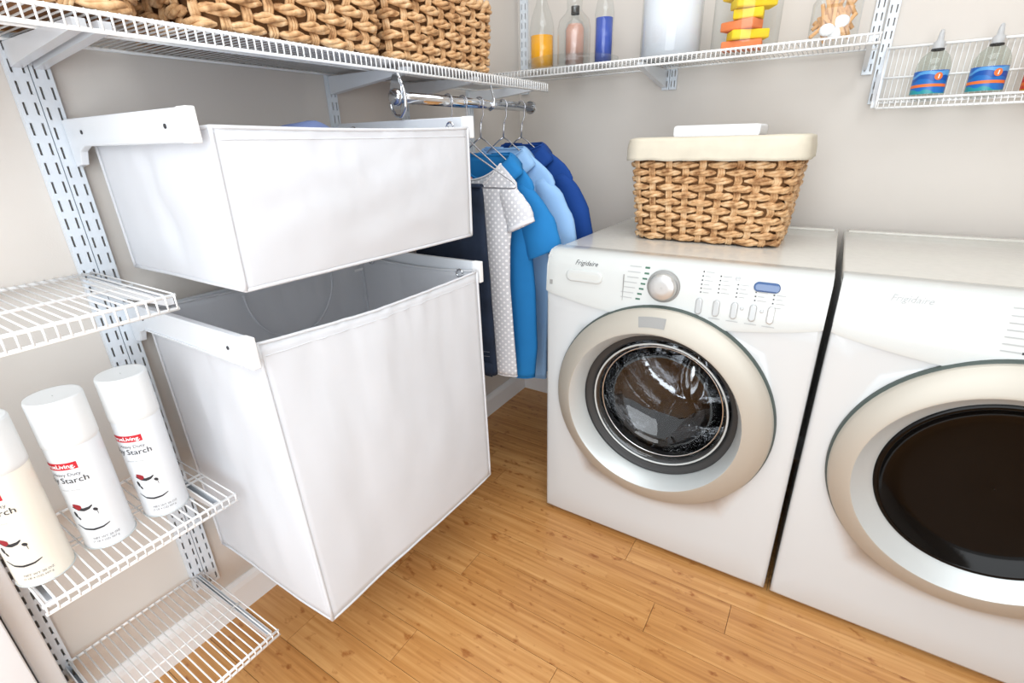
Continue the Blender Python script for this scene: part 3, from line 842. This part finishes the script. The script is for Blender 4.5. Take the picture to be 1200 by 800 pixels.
        for ri in range(9):
            for k in range(56):
                a = 2*pi*(k+.5*(ri % 2))/56; yy = yf+.225+ri*.033
                r_ = .2612
                c0 = Vector((xc+r_*cos(a), yy, zc+r_*sin(a))); tn = Vector((-sin(a), 0, cos(a)))
                vs = [c0+tn*.0032*cos(q*pi/3)+Vector((0, .0032, 0))*sin(q*pi/3) for q in range(6)]
                hol.add(vs, [tuple(range(6))])
        obj('drum_holes', hol, M_gasket, drum, kind='stuff')
    else:
        obj('inner_bezel', MB().lathe([(.2345, yf-.0425), (.228, yf-.036), (.208, yf-.012), (.203, yf-.008)], (xc, 0, zc), 'y', 96,
            cen=[(-.010, -.007), (-.009, -.006), (-.002, -.001), (0, 0)]), M_silver, dr)
        obj('door_window', MB().lathe([(.204, yf-.008), (.20, yf-.013), (.192, yf-.011), (.188, yf+.002), (.15, yf+.008), (.08, yf+.012), (.001, yf+.013)], (xc, 0, zc), 'y', 96), M_blackgl, dr)
    return t, xc, yf, zc, zlow
wa, wxc, yf, zc, zlow = machine('washing_machine', 'white front loading washing machine with a clear round door, carrying the wicker basket', .536, True)
dr_, dxc, _, _, _ = machine('tumble_dryer', 'white front loading dryer with a black round door at the right edge', 1.236, False)

def cons_y(z, x):  # console surface y at height z and position x
    xm = wxc if x < 1.228 else dxc
    zl = .783-.042*(1-min(1, abs((x-xm)/.343))**2)
    pts = [(zl+.01, yf-.0065), (.858, yf+.002), (.876, yf+.008), (.890, yf+.0165), (.8985, yf+.028)]
    if z < pts[0][0]: return pts[0][1]
    for a, b in zip(pts[:-1], pts[1:]):
        if z <= b[0]: return a[1]+(b[1]-a[1])*(z-a[0])/(b[0]-a[0])
    return pts[-1][1]
def flat_text(body, size, x, z, m, parent, name='lettering', shear=0, lift=.0009, sx=1, bold=0, label=None):
    vs, fs = text_pts(body, size, 'LEFT', shear, bold)
    mb = MB(); mb.add([(x+v[0]*sx, cons_y(z+v[1], x+v[0]*sx)-lift, z+v[1]) for v in vs], fs)
    return obj(name, mb, m, parent, label)
flat_text('Frigidaire', .0175, .622, .868, M_lead, wa, shear=.35)
flat_text('Frigidaire', .0185, 1.322, .868, M_print, dr_, shear=.35)
def on_console(x0, z0, x1, z1, lift=.0009):
    mb = MB(); mb.add([(x0, cons_y(z0, x0)-lift, z0), (x1, cons_y(z0, x1)-lift, z0), (x1, cons_y(z1, x1)-lift, z1), (x0, cons_y(z1, x0)-lift, z1)], [(0, 1, 2, 3)]); return mb
# detergent drawer recess pull
def stadium(x0, z0, x1, z1, r, y0, y1, inset=0):
    pts = []
    for cx, cz, a0 in ((x1-r, z1-r, 0), (x0+r, z1-r, pi/2), (x0+r, z0+r, pi), (x1-r, z0+r, 1.5*pi)):
        for k in range(7): a = a0+pi/2*k/6; pts.append((cx+(r-inset)*cos(a), cz+(r-inset)*sin(a)))
    return pts
def pill(x0, z0, x1, z1, r, m, parent, name, depth=.004, label=None):
    n = 28; mb = MB(); rings = []
    for inset, d in ((0, .0008), (0, -depth*.6), (r*.15, -depth*.9), (r*.4, -depth)):
        rings.append([(p[0], cons_y(p[1], p[0])+d, p[1]) for p in stadium(x0, z0, x1, z1, r, 0, 0, inset)])
    for i in range(3): mb.add(rings[i]+rings[i+1], [(k, (k+1) % n, n+(k+1) % n, n+k) for k in range(n)], True)
    mb.add(rings[-1], [tuple(range(n))])
    return obj(name, mb, m, parent, label)
pill(.600, .823, .706, .855, .0155, M_console, wa, 'drawer_pull', .005)
pl2 = pill(.606, .829, .700, .849, .0098, mat('pull_recess', (206, 208, 204), .4), wa, 'pull_recess', .0052)
pill(.549, .806, .558, .819, .001, M_grey, wa, 'lid_badge', .0008)
# panel split lines
obj('console_seam', MB().box(.764, cons_y(.80, .765)-.0010, .762, .7652, cons_y(.80, .765)+.002, .858), M_grey, wa)
obj('knob', MB().lathe([(.036, 0), (.0355, -.006), (.033, -.018), (.029, -.021), (.014, -.0215), (.001, -.0215)], (.868, cons_y(.84, .868)+.002, .838), 'y', 40), M_knob, wa)
obj('knob_ring', MB().lathe([(.0415, .001), (.0405, -.004), (.036, -.005)], (.868, cons_y(.84, .868), .838), 'y', 40), M_grey, wa)
for k in range(7):
    z = .879-k*.0135; x = .820-.0055*abs(k-1)*.35-k*.0014
    obj('cycle_indicator', on_console(x-.002, z-.0022, x+.010, z+.0022), M_green, wa)
    obj('cycle_print', on_console(x-.042-(k % 2)*.004, z-.0008, x-.012, z+.0014), M_print, wa)
bx = [.958, .998, 1.038, 1.078, 1.1155]
for k, x in enumerate(bx):
    pill(x-.0075, .782+.0005*k, x+.0075, .822+.0005*k, .0072, M_btn if k < 4 else M_knob, wa, 'option_button', .005)
    obj('button_print', on_console(x-.014, .7755, x+.012, .7775), M_print, wa)
    n = [6, 5, 4, 3, 4][k]; zt = [.884, .878, .864, .852, .850][k]
    for j in range(n):
        z = zt-j*.0095
        obj('indicator_dot', on_console(x-.0015, z-.0015, x+.0015, z+.0015), M_lead, wa)
        obj('option_print', on_console(x+.005, z-.0006, x+.024-(j % 2)*.006, z+.0009), M_print, wa)
pill(1.071, .8545, 1.1255, .876, .0105, M_bluebtn, wa, 'start_button', .006, 'glossy blue oval button')
pill(1.030, .872, 1.040, .882, .0049, M_btn, wa, 'indicator_lamp', .002)
pill(1.050, .806, 1.058, .814, .0039, M_btn, wa, 'indicator_lamp', .002)
pill(1.0925, .806, 1.1005, .814, .0039, M_btn, wa, 'indicator_lamp', .002)
# badge at the top of the washer door ring
bd = MB()
def bpnt(u, v):
    a = radians(101.5-15*u); r = .274-.026*v
    return (wxc-.004+r*cos(a), yf-.0305-.0095*v-.0012, zc-.003+r*sin(a))
obj('door_badge', bd.grid(bpnt, 8, 2), M_grey, wa, 'grey door badge')
# dryer console prints at right edge
for k in range(7):
    z = .879-k*.0135
    obj('cycle_print', on_console(1.505, z-.0008, 1.535, z+.0014), M_print, dr_)
    obj('cycle_indicator', on_console(1.542-k*.001, z-.0022, 1.552-k*.001, z+.0022), M_lead, dr_)

# ------------------------------------------------------------------ woven baskets
def basket(name, label, cx, cy, z0, bw, bd_, tw, td, h, cell=.044, row=.0188, seed=1, group=None, rot=0, rim=True):
    """rectangular tapering woven basket; (bw,bd_) half sizes bottom, (tw,td) half sizes top"""
    rnd = random.Random(seed)
    t = thing(name, label, 'basket', (cx, cy, z0), group)
    def per(s, v, out=0):
        hw = bw+(tw-bw)*v+out; hd = bd_+(td-bd_)*v+out; r = .03+out
        segs = [('l', (-hw+r, -hd), (hw-r, -hd)), ('a', (hw-r, -hd+r), -pi/2), ('l', (hw, -hd+r), (hw, hd-r)), ('a', (hw-r, hd-r), 0),
                ('l', (hw-r, hd), (-hw+r, hd)), ('a', (-hw+r, hd-r), pi/2), ('l', (-hw, hd-r), (-hw, -hd+r)), ('a', (-hw+r, -hd+r), pi)]
        L = [2*(hw-r), pi*r/2, 2*(hd-r), pi*r/2]*2
        d = (s % 1)*sum(L)
        for g, l in zip(segs, L):
            if d <= l:
                if g[0] == 'l':
                    k = d/l; p = (g[1][0]+(g[2][0]-g[1][0])*k, g[1][1]+(g[2][1]-g[1][1])*k)
                else:
                    a = g[2]+d/r; p = (g[1][0]+r*cos(a), g[1][1]+r*sin(a))
                break
            d -= l
        return Vector((cx+p[0], cy+p[1], z0+h*v))
    core = MB().grid(lambda u, v: tuple(per(u, v, -.006)), 72, 6, wrap=True)
    core.add([tuple(per(k/40, .02, -.006)) for k in range(40)], [tuple(range(40))])
    obj('basket_core', core, M_wick_in, t)
    P = 4*(bw+bd_)
    nc = int(P/cell); nc += nc % 2
    nr = int(h/row)
    wv = MB()
    for j in range(nr):
        v0 = (j+.5)/nr
        for i in range(nc):
            over = (i+j) % 2 == 0
            jit = rnd.uniform(-.12, .12)
            if over:   # long twisted bundle
                s0, s1 = (i-.28+jit)/nc, (i+1.28+jit)/nc
                ph = rnd.uniform(0, 6)
                for q in range(3):
                    pts = []; rs = []
                    for k in range(9):
                        f = k/8; b = sin(pi*f)**.6
                        a = ph+q*2*pi/3+f*4.2
                        o = .0045+.0048*b+.0042*cos(a)*b
                        p = per(s0+(s1-s0)*f, v0, o); p.z += row*.30*sin(a)*b+rnd.uniform(-.0006, .0006)
                        pts.append(p); rs.append(row*(.15+.15*b))
                    wv.tube(pts, rs, 5, cap=False)
            else:      # upright strands between
                for q in (-.22, .02, .24):
                    pts = []; rs = []
                    for k in range(5):
                        f = k/4; b = sin(pi*f)
                        p = per((i+.5+q*.55+jit*.3)/nc, v0+(f-.5)*1.5/nr if 0 < v0+(f-.5)*1.5/nr < 1 else v0, .001+.0055*b)
                        pts.append(p); rs.append(.0025+.002*b)
                    wv.tube(pts, rs, 5, cap=False)
    obj('weave', wv, M_wick, t, kind='stuff')
    if rim:
        for q in range(2):
            rp = MB()
            pts = []
            for k in range(161):
                f = k/160; a = f*2*pi*22+q*pi
                p = per(f, 1.0, .003+.005*cos(a)); p.z += .006*sin(a); pts.append(p)
            rp.tube(pts, .0075, 6, cap=False); obj('rim_braid', rp, M_wick, t)
    return t, per
bk, per = basket('wicker_basket', 'woven wicker basket with cream cloth liner standing on the washing machine', .885, -.325, .9, .186, .135, .212, .157, .262, seed=3, rim=False)
def liner(u, v):
    # folds over rim: from inside bottom, up, over, down outside
    Q = [(-.045, -.13), (-.026, -.05), (-.012, .008), (.006, .021), (.018, .017), (.023, -.006), (.0245, -.039)]
    q = v*(len(Q)-1); i = min(int(q), len(Q)-2); k = q-i
    o = Q[i][0]+(Q[i+1][0]-Q[i][0])*k; z = Q[i][1]+(Q[i+1][1]-Q[i][1])*k
    p = per(u, 1.0, o+.0016*nz(u*60, v*4)+.001*nz(u*22, 3))
    p.z += z+(.003*nz(u*30) if v > .9 else 0)+.001*nz(u*18, 5)
    return tuple(p)
obj('cloth_liner', MB().grid(liner, 120, 24, wrap=True), M_linen, bk, 'cream cloth liner folded over the rim', solid=.0015)
obj('liner_bottom', MB().box(.72, -.46, 1.02, 1.05, -.19, 1.03), M_linen, bk)
def folded_towel(x0, y0, x1, y1, z0, h, label):
    t = thing('folded_towel', label, 'towel', ((x0+x1)/2, (y0+y1)/2, z0), 'white towels folded in the washer basket')
    for k in range(2):
        zz = z0+k*h/2
        def tp(u, v, zz=zz, k=k):
            a = 2*pi*u; ca, sa = cos(a), sin(a)
            hx, hz = (x1-x0)/2-(.002*k), h/4
            x = (x0+x1)/2+hx*(abs(ca)**.06)*(1 if ca > 0 else -1); z = zz+hz+hz*(abs(sa)**.5)*(1 if sa > 0 else -1)+.0015*nz(v*9+k, u*8)
            return (x, y0+(y1-y0)*v, z)
        b = MB().grid(tp, 32, 10, wrap=True)
        m0 = len(b.v)
        b.f.append(tuple(range(32))); b.sm.append(False); b.f.append(tuple(10*32+q for q in range(32))); b.sm.append(False)
        obj('towel_fold', b, M_towel, t)
    return t
folded_towel(.757, -.365, .980, -.225, 1.033, .060, 'bottom one of the white towels folded inside the cloth lined basket')
folded_towel(.756, -.365, .982, -.215, 1.094, .056, 'middle one of the white towels folded inside the cloth lined basket')
folded_towel(.752, -.37, .988, -.20, 1.151, .062, 'top white folded towel sticking up above the cloth lined basket')
GBK = 'wicker baskets on the top left shelf'
basket('wicker_basket', 'woven wicker basket at the far left of the top shelf, cut by the frame', .155, -1.73, 1.363, .115, .20, .125, .215, .165, seed=11, group=GBK)
basket('wicker_basket', 'woven wicker basket in the middle of the top left shelf', .155, -1.244, 1.363, .12, .19, .13, .195, .165, seed=12, group=GBK)
basket('wicker_basket', 'woven wicker basket at the corner end of the top left shelf', .155, -.811, 1.363, .12, .185, .13, .192, .165, seed=13, group=GBK)

# ------------------------------------------------------------------ starch cans
def can(label, cx, cy, m):
    z0 = .5345; r = .0375
    t = thing('spray_starch_can', label, 'spray can', (cx, cy, z0), 'spray starch cans on the left shelf')
    obj('can_body', MB().lathe([(.028, .003), (r-.003, 0), (r-.0005, .002), (r, .008), (r, .205), (r-.0015, .212)], (cx, cy, z0), 'z', 48, cap0=True), m, t)
    obj('cap', MB().lathe([(r-.001, .207), (r+.0008, .21), (r+.0008, .218), (r+.0004, .286), (r-.001, .290), (r-.0035, .2895), (.02, .2885), (.001, .2885)], (cx, cy, z0), 'z', 48), M_cap, t)
    obj('seam_ring', MB().tube([((r+.0004)*cos(2*pi*k/40)+cx, (r+.0004)*sin(2*pi*k/40)+cy, z0+.004) for k in range(41)], .0011, 5, cap=False), M_silver, t)
    # print wraps round the can; s = arc length, increasing to the viewer's right (+y)
    A0 = radians(-80)
    def wrap(s, z, l=.0005):
        a = A0+s/r; return (cx+(r+l)*cos(a), cy+(r+l)*sin(a), z0+z)
    def wtext(body, size, s, z, mt, nm='lettering', bold=0):
        vs, fs = text_pts(body, size, 'LEFT', 0, bold)
        mb = MB(); mb.add([wrap(s+v[0], z+v[1], .0009) for v in vs], fs); return obj(nm, mb, mt, t)
    obj('red_label', MB().grid(lambda u, v: wrap(-.012+.052*u, .170+.013*v, .0004), 16, 1), M_red, t, 'small red label')
    wtext('trueLiving.', .0105, -.007, .1735, M_white, bold=.0002)
    wtext('Heavy Duty', .0088, -.002, .158, M_print2)
    wtext('Spray Starch', .0155, -.030, .1445, M_lead)
    wtext('removes wrinkles', .0045, .001, .129, M_print)
    # iron picture: dark swoosh, red dot, small dark marks
    def stroke(pts, w_, mt, nm='picture_mark'):
        mb = MB(); n = len(pts)
        def f(u, v):
            q = u*(n-1); i = min(int(q), n-2); k = q-i
            s = pts[i][0]+(pts[i+1][0]-pts[i][0])*k; z = pts[i][1]+(pts[i+1][1]-pts[i][1])*k
            wd = 1.45*w_*(.4+.6*sin(pi*u))
            return wrap(s, z+(v-.5)*wd)
        obj(nm, mb.grid(f, 20, 1), mt, t)
    stroke([(.008, .096), (.016, .091), (.024, .089), (.032, .091), (.037, .095)], .0042, M_lead)
    stroke([(.010, .099), (.016, .095), (.022, .095)], .008, mat('dark_red_print', (150, 30, 40), .5))
    stroke([(.036, .086), (.042, .084)], .0045, M_lead); stroke([(.040, .083), (.041, .076)], .006, M_lead)
    stroke([(.006, .082), (.011, .078)], .008, M_lead); stroke([(.010, .074), (.014, .070)], .004, M_lead)
    stroke([(.004, .058), (.014, .049), (.026, .046), (.040, .047), (.050, .051)], .0026, M_lead)
    wtext('NET WT 20 OZ', .0056, .020, .025, M_print2); wtext('(1 LB 4 OZ) 567 g', .0050, .018, .0185, M_print2)
    return t
can('white spray starch can on the wire shelf, rightmost of three, nearest the hamper', .182, -1.669, M_can)
can('white spray starch can on the wire shelf, middle one of three', .180, -1.763, M_can)
can('cream tinted spray starch can on the wire shelf, leftmost of three, cut by the frame', .180, -1.856, M_can1)

# ------------------------------------------------------------------ jars on the back shelf
ZS = 1.4112
def jar(name, label, cx, cy, prof, group='glass jars and bottles on the back shelf', z=ZS, th=.0025, n=32, cat='jar', m=None):
    t = thing(name, label, cat, (cx, cy, z), group)
    obj('glass', MB().lathe(prof, (cx, cy, z), 'z', n, cap0=True), m or M_glass, t)
    return t
ty = -.19
tr = obj('round_tray', MB().lathe([(.001, .0), (.150, .0), (.155, .002), (.158, .03), (.1565, .03), (.1535, .004), (.001, .003)], (.325, -.172, ZS), 'z', 64), M_acryl)
tag(tr, 'clear round acrylic tray under the bottles at the left of the back shelf', 'tray')
zt = ZS+.0035
j = jar('glass_decanter', 'tall clear bottle with amber liquid at the left end of the back shelf', .212, -.19, [(.040, 0), (.043, .006), (.043, .13), (.036, .165), (.022, .20), (.016, .22), (.016, .25)], z=zt, cat='bottle')
obj('amber_liquid', MB().lathe([(.001, .0035), (.039, .0035), (.0393, .108), (.001, .108)], (.212, -.19, zt), 'z', 28), mat('amber_liquid', (250, 176, 40), .1), j)
j = jar('pink_bottle', 'pink bottle standing behind the clear jug on the tray', .290, -.085, [(.034, 0), (.036, .006), (.036, .135), (.028, .155), (.013, .165), (.013, .185)], z=zt, cat='bottle')
obj('pink_liquid', MB().lathe([(.001, .003), (.0325, .003), (.0325, .135), (.025, .15), (.001, .15)], (.290, -.085, zt), 'z', 28), mat('pink_liquid', (236, 178, 160), .2), j)
obj('black_cap', MB().lathe([(.015, .18), (.015, .205), (.001, .206)], (.290, -.085, zt), 'z', 20), M_gasket, j)
jar('clear_jug', 'clear round shouldered glass jug on the tray between amber and blue bottles', .342, -.20, [(.050, 0), (.055, .006), (.056, .115), (.050, .14), (.030, .16), (.024, .17), (.026, .19), (.026, .22)], z=zt, cat='jug')
j = jar('glass_tumbler', 'tall clear glass bottle half filled with blue on the tray', .444, -.185, [(.029, 0), (.031, .004), (.031, .15), (.026, .18), (.014, .20), (.014, .24)], z=zt, cat='bottle')
obj('blue_liquid', MB().lathe([(.001, .0035), (.0275, .0035), (.0277, .135), (.001, .135)], (.444, -.185, zt), 'z', 28), mat('blue_liquid', (66, 92, 184), .15), j)
j = jar('powder_jar', 'wide glass jar filled with white powder on the back shelf', .662, -.17, [(.088, 0), (.091, .005), (.091, .21), (.084, .22)], n=48)
obj('white_powder', MB().lathe([(.001, .0035), (.087, .0035), (.0872, .165), (.07, .172), (.001, .172)], (.662, -.17, ZS), 'z', 48), mat('white_powder', (232, 236, 244), .9, bump=.3, bscale=300), j)
j = jar('sponge_jar', 'wide glass jar holding yellow and orange stacked sponges', .880, -.17, [(.088, 0), (.091, .005), (.091, .23), (.085, .24)], n=48)
M_y = mat('yellow_sponge', (250, 214, 40), .9, bump=.5, bscale=300); M_o = mat('orange_sponge', (244, 138, 84), .9, bump=.5, bscale=300)
for k, (m, dx, a, w_) in enumerate([(M_o, -.005, .1, .055), (M_y, .008, .45, .052), (M_o, -.012, -.35, .05), (M_y, .004, .1, .04), (M_y, .014, .5, .056), (M_y, -.010, -.4, .056), (M_o, 0, .2, .05), (M_y, 0, -.2, .05)]):
    b = MB().bbox(-w_, -.03, 0, w_, .03, .0245, .004, 2)
    o = obj('sponge', b, m, loc=(.880+dx, -.17, ZS+.004+k*.0262)); o.rotation_euler.z = a
    lv = ['bottom', 'second lowest', 'third from the bottom', 'fourth from the bottom', 'fifth from the bottom', 'sixth from the bottom', 'second from the top', 'topmost'][k]
    tag(o, '%s sponge, %s in the stack inside the wide glass jar' % ('yellow' if m is M_y else 'orange', lv), 'sponge', 'sponges in the jar')
j = thing('clothespin_jar', 'square shouldered glass jar of clothespins at the right end of the back shelf', 'jar', (1.105, -.17, ZS), 'glass jars and bottles on the back shelf')
def sq(u, v):
    Q = [(.054, 0), (.058, .005), (.058, .09), (.045, .115), (.030, .125), (.030, .15)]
    q = v*(len(Q)-1); i = min(int(q), len(Q)-2); k = q-i
    r = Q[i][0]+(Q[i+1][0]-Q[i][0])*k; z = Q[i][1]+(Q[i+1][1]-Q[i][1])*k
    a = 2*pi*u; e = .45
    return (1.105+r*(abs(cos(a))**e)*(1 if cos(a) > 0 else -1), -.17+r*(abs(sin(a))**e)*(1 if sin(a) > 0 else -1), ZS+z)
obj('glass', MB().grid(sq, 48, 20, wrap=True), M_glass, j)
obj('jar_rim', MB().tube([(1.105+.0315*cos(2*pi*k/32), -.17+.0315*sin(2*pi*k/32), ZS+.15) for k in range(33)], .003, 6, cap=False), M_gasket, j)
M_pin = mat('clothespin_wood', (226, 176, 124), .7, var=.1, vscale=30)
pinm = MB().bbox(-.0045, -.0032, -.034, .0045, 0, .034, .001, 1).bbox(-.0045, .0008, -.034, .0045, .004, .034, .001, 1).mesh('clothespin'); pinm.materials.append(M_pin)
rp = random.Random(5)
pins = []
for k in range(30):
    o = bpy.data.objects.new('clothespin', pinm); COL.objects.link(o)
    a = rp.uniform(0, 6.28); lay = k//10
    o.location = (1.105+rp.uniform(-.03, .03), -.17+rp.choice((-1, 1))*rp.uniform(.012, .034), ZS+.036+lay*.024)
    o.rotation_euler = (rp.uniform(-.25, .25), rp.uniform(-.9, .9), rp.uniform(-.5, .5))
    tag(o, 'small wooden clothespin among the others inside the square shouldered jar', 'clothespin', 'clothespins in the jar')
for k, (dx, dz) in enumerate(((-.014, .028), (.016, .045), (.006, .02))):
    b = MB().sphere((1.105+dx, -.205+.004*k, ZS+dz), .017, 12, 8, (1.1, .5, .9))
    tag(obj('cotton_puff', b, M_towel), 'soft white puff pressed against the front of the clothespin jar, %s' % ('left one', 'upper right one', 'lowest one')[k], 'cotton', 'white puffs in the clothespin jar')

# ------------------------------------------------------------------ bottle rack on the right of the back wall
rk = thing('bottle_rack', 'white wire rack on the back wall at the right holding spray bottles', 'rack', (1.45, -.01, 1.25))
x0r, x1r = 1.242, 1.86
for nm, yy, zz, r in (('top_rail', -.016, 1.403, .0035), ('middle_rail', -.016, 1.327, .0026), ('rear_rail', -.016, 1.262, .003), ('front_rail', -.132, 1.266, .003), ('lower_rail', -.134, 1.244, .003), ('floor_rail', -.075, 1.2585, .0024)):
    obj(nm, MB().tube([(x0r, yy, zz), (x1r, yy, zz)], r, 8), M_wire, rk)
wb = MB().tube([(0, -.012, 1.405), (0, -.0125, 1.268), (0, -.018, 1.2615), (0, -.131, 1.2615), (0, -.1365, 1.258), (0, -.1375, 1.241)], .0013, 5)
wm = wb.mesh('wire', (0, 0, 0)); wm.materials.append(M_wire)
for k in range(49):
    o = bpy.data.objects.new('wire', wm); COL.objects.link(o); o.parent = rk
    o.location = Vector((x0r+.004+k*.0127, 0, 0))-Vector(rk.location)
obj('side_wire', MB().tube([(x0r, -.016, 1.403), (x0r-.001, -.134, 1.266), (x0r-.001, -.134, 1.244)], .003, 6), M_wire, rk)
obj('rack_bracket', MB().prism([(-.0135, 1.34), (-.12, 1.262), (-.12, 1.246), (-.0135, 1.262)], 1.230, 1.2385, 'x'), M_steel, rk)

def label_mat(nm, warm):
    m = bpy.data.materials.new(nm); m.use_nodes = True
    N = m.node_tree.nodes; L = m.node_tree.links; p = N['Principled BSDF']; p.inputs['Roughness'].default_value = .3
    tc = N.new('ShaderNodeTexCoord'); mp = N.new('ShaderNodeMapping'); L.new(tc.outputs['Object'], mp.inputs[0])
    n = N.new('ShaderNodeTexNoise'); n.inputs['Scale'].default_value = 22; n.inputs['Detail'].default_value = 1
    L.new(mp.outputs[0], n.inputs['Vector'])
    sp = N.new('ShaderNodeSeparateXYZ'); L.new(tc.outputs['Object'], sp.inputs[0])
    a = N.new('ShaderNodeMath'); a.operation = 'MULTIPLY_ADD'; a.inputs[1].default_value = .035; L.new(n.outputs['Fac'], a.inputs[0]); L.new(sp.outputs[2], a.inputs[2])
    b = N.new('ShaderNodeMapRange'); b.inputs['From Min'].default_value = .015; b.inputs['From Max'].default_value = .105
    L.new(a.outputs[0], b.inputs['Value'])
    r = N.new('ShaderNodeValToRGB'); r.color_ramp.interpolation = 'CONSTANT'; e = r.color_ramp.elements
    cols = [(0, (30, 120, 150)), (.12, (40, 150, 160)), (.25, (30, 110, 190)), (.5, (20, 84, 170)), (.62, (90, 160, 220)), (.72, (28, 100, 190)), (.84, (140, 190, 225))]
    if warm: cols = [(0, (200, 60, 30)), (.2, (230, 110, 30)), (.4, (214, 60, 34)), (.6, (240, 150, 40)), (.8, (246, 190, 60))]
    e[0].position = 0; e[0].color = lin(cols[0][1])+(1,); e[1].position = cols[-1][0]; e[1].color = lin(cols[-1][1])+(1,)
    for q, c in cols[1:-1]: x = e.new(q); x.color = lin(c)+(1,)
    L.new(b.outputs[0], r.inputs[0]); L.new(r.outputs[0], p.inputs['Base Color'])
    return m
M_lab, M_labw = label_mat('blue_wave_label', False), label_mat('orange_wave_label', True)
M_or = mat('orange_print', (236, 120, 60), .4); M_clearp = thin_glass('thin_clear_plastic', (.88, .91, .885), .22, .05); _unused = mat('clear_plastic', (238, 246, 240), .05, trans=.95, ior=1.15)
M_noz = mat('frosted_nozzle', (216, 218, 220), .4, trans=.3)
def bottle(cx, cy, label, m, flip=1, warm=False):
    z0 = 1.2632; r = .038
    t = thing('spray_bottle', label, 'bottle', (cx, cy, z0), 'spray bottles in the wall rack')
    obj('bottle_body', MB().lathe([(.001, .002), (.030, 0), (.036, .004), (r, .012), (r, .075), (.036, .088), (.030, .102), (.020, .113), (.0125, .118), (.012, .124)], (cx, cy, z0), 'z', 32), M_clearp if not warm else mat('orange_fluid', (240, 170, 60), .15, trans=.4), t)
    obj('neck_ring', MB().lathe([(.0125, .116), (.0145, .117), (.0145, .121), (.0125, .122)], (cx, cy, z0), 'z', 24), M_gasket, t)
    obj('nozzle', MB().lathe([(.013, .121), (.0135, .123), (.013, .136), (.0075, .141), (.0055, .158), (.0035, .165), (.001, .166)], (cx, cy, z0), 'z', 20), M_noz, t)
    A0 = radians(-100)
    def wrap(s, z, l): a = A0+s/r; return (cx+(r+l)*cos(a), cy+(r+l)*sin(a), z0+z)
    lb = obj('label_wrap', MB().grid(lambda u, v: wrap(-.050+.1*u, .012+.056*v, .0006), 24, 6), m, t, 'printed wave label')
    obj('label_band', MB().grid(lambda u, v: wrap(-.048+.094*u, .027+.007*v+.002*sin(u*3), .0012), 20, 1), M_or if not warm else M_red, lb)
    obj('label_dot', MB().grid(lambda u, v: wrap(.020+.009*v*cos(2*pi*u), .053+.009*v*sin(2*pi*u), .0014), 20, 2, wrap=True), M_or, lb)
    obj('label_mark', MB().grid(lambda u, v: wrap(.0185+.0025*u+.001*v, .048+.010*v, .0018), 2, 2), M_white, lb)
    return t
bottle(1.352, -.075, 'clear spray bottle with blue wave label in the rack, left of two alike', M_lab)
bottle(1.470, -.075, 'clear spray bottle with blue wave label in the rack, right of two alike', M_lab)
bottle(1.578, -.075, 'orange labelled bottle at the right edge of the rack, cut by the frame', M_labw, warm=True)
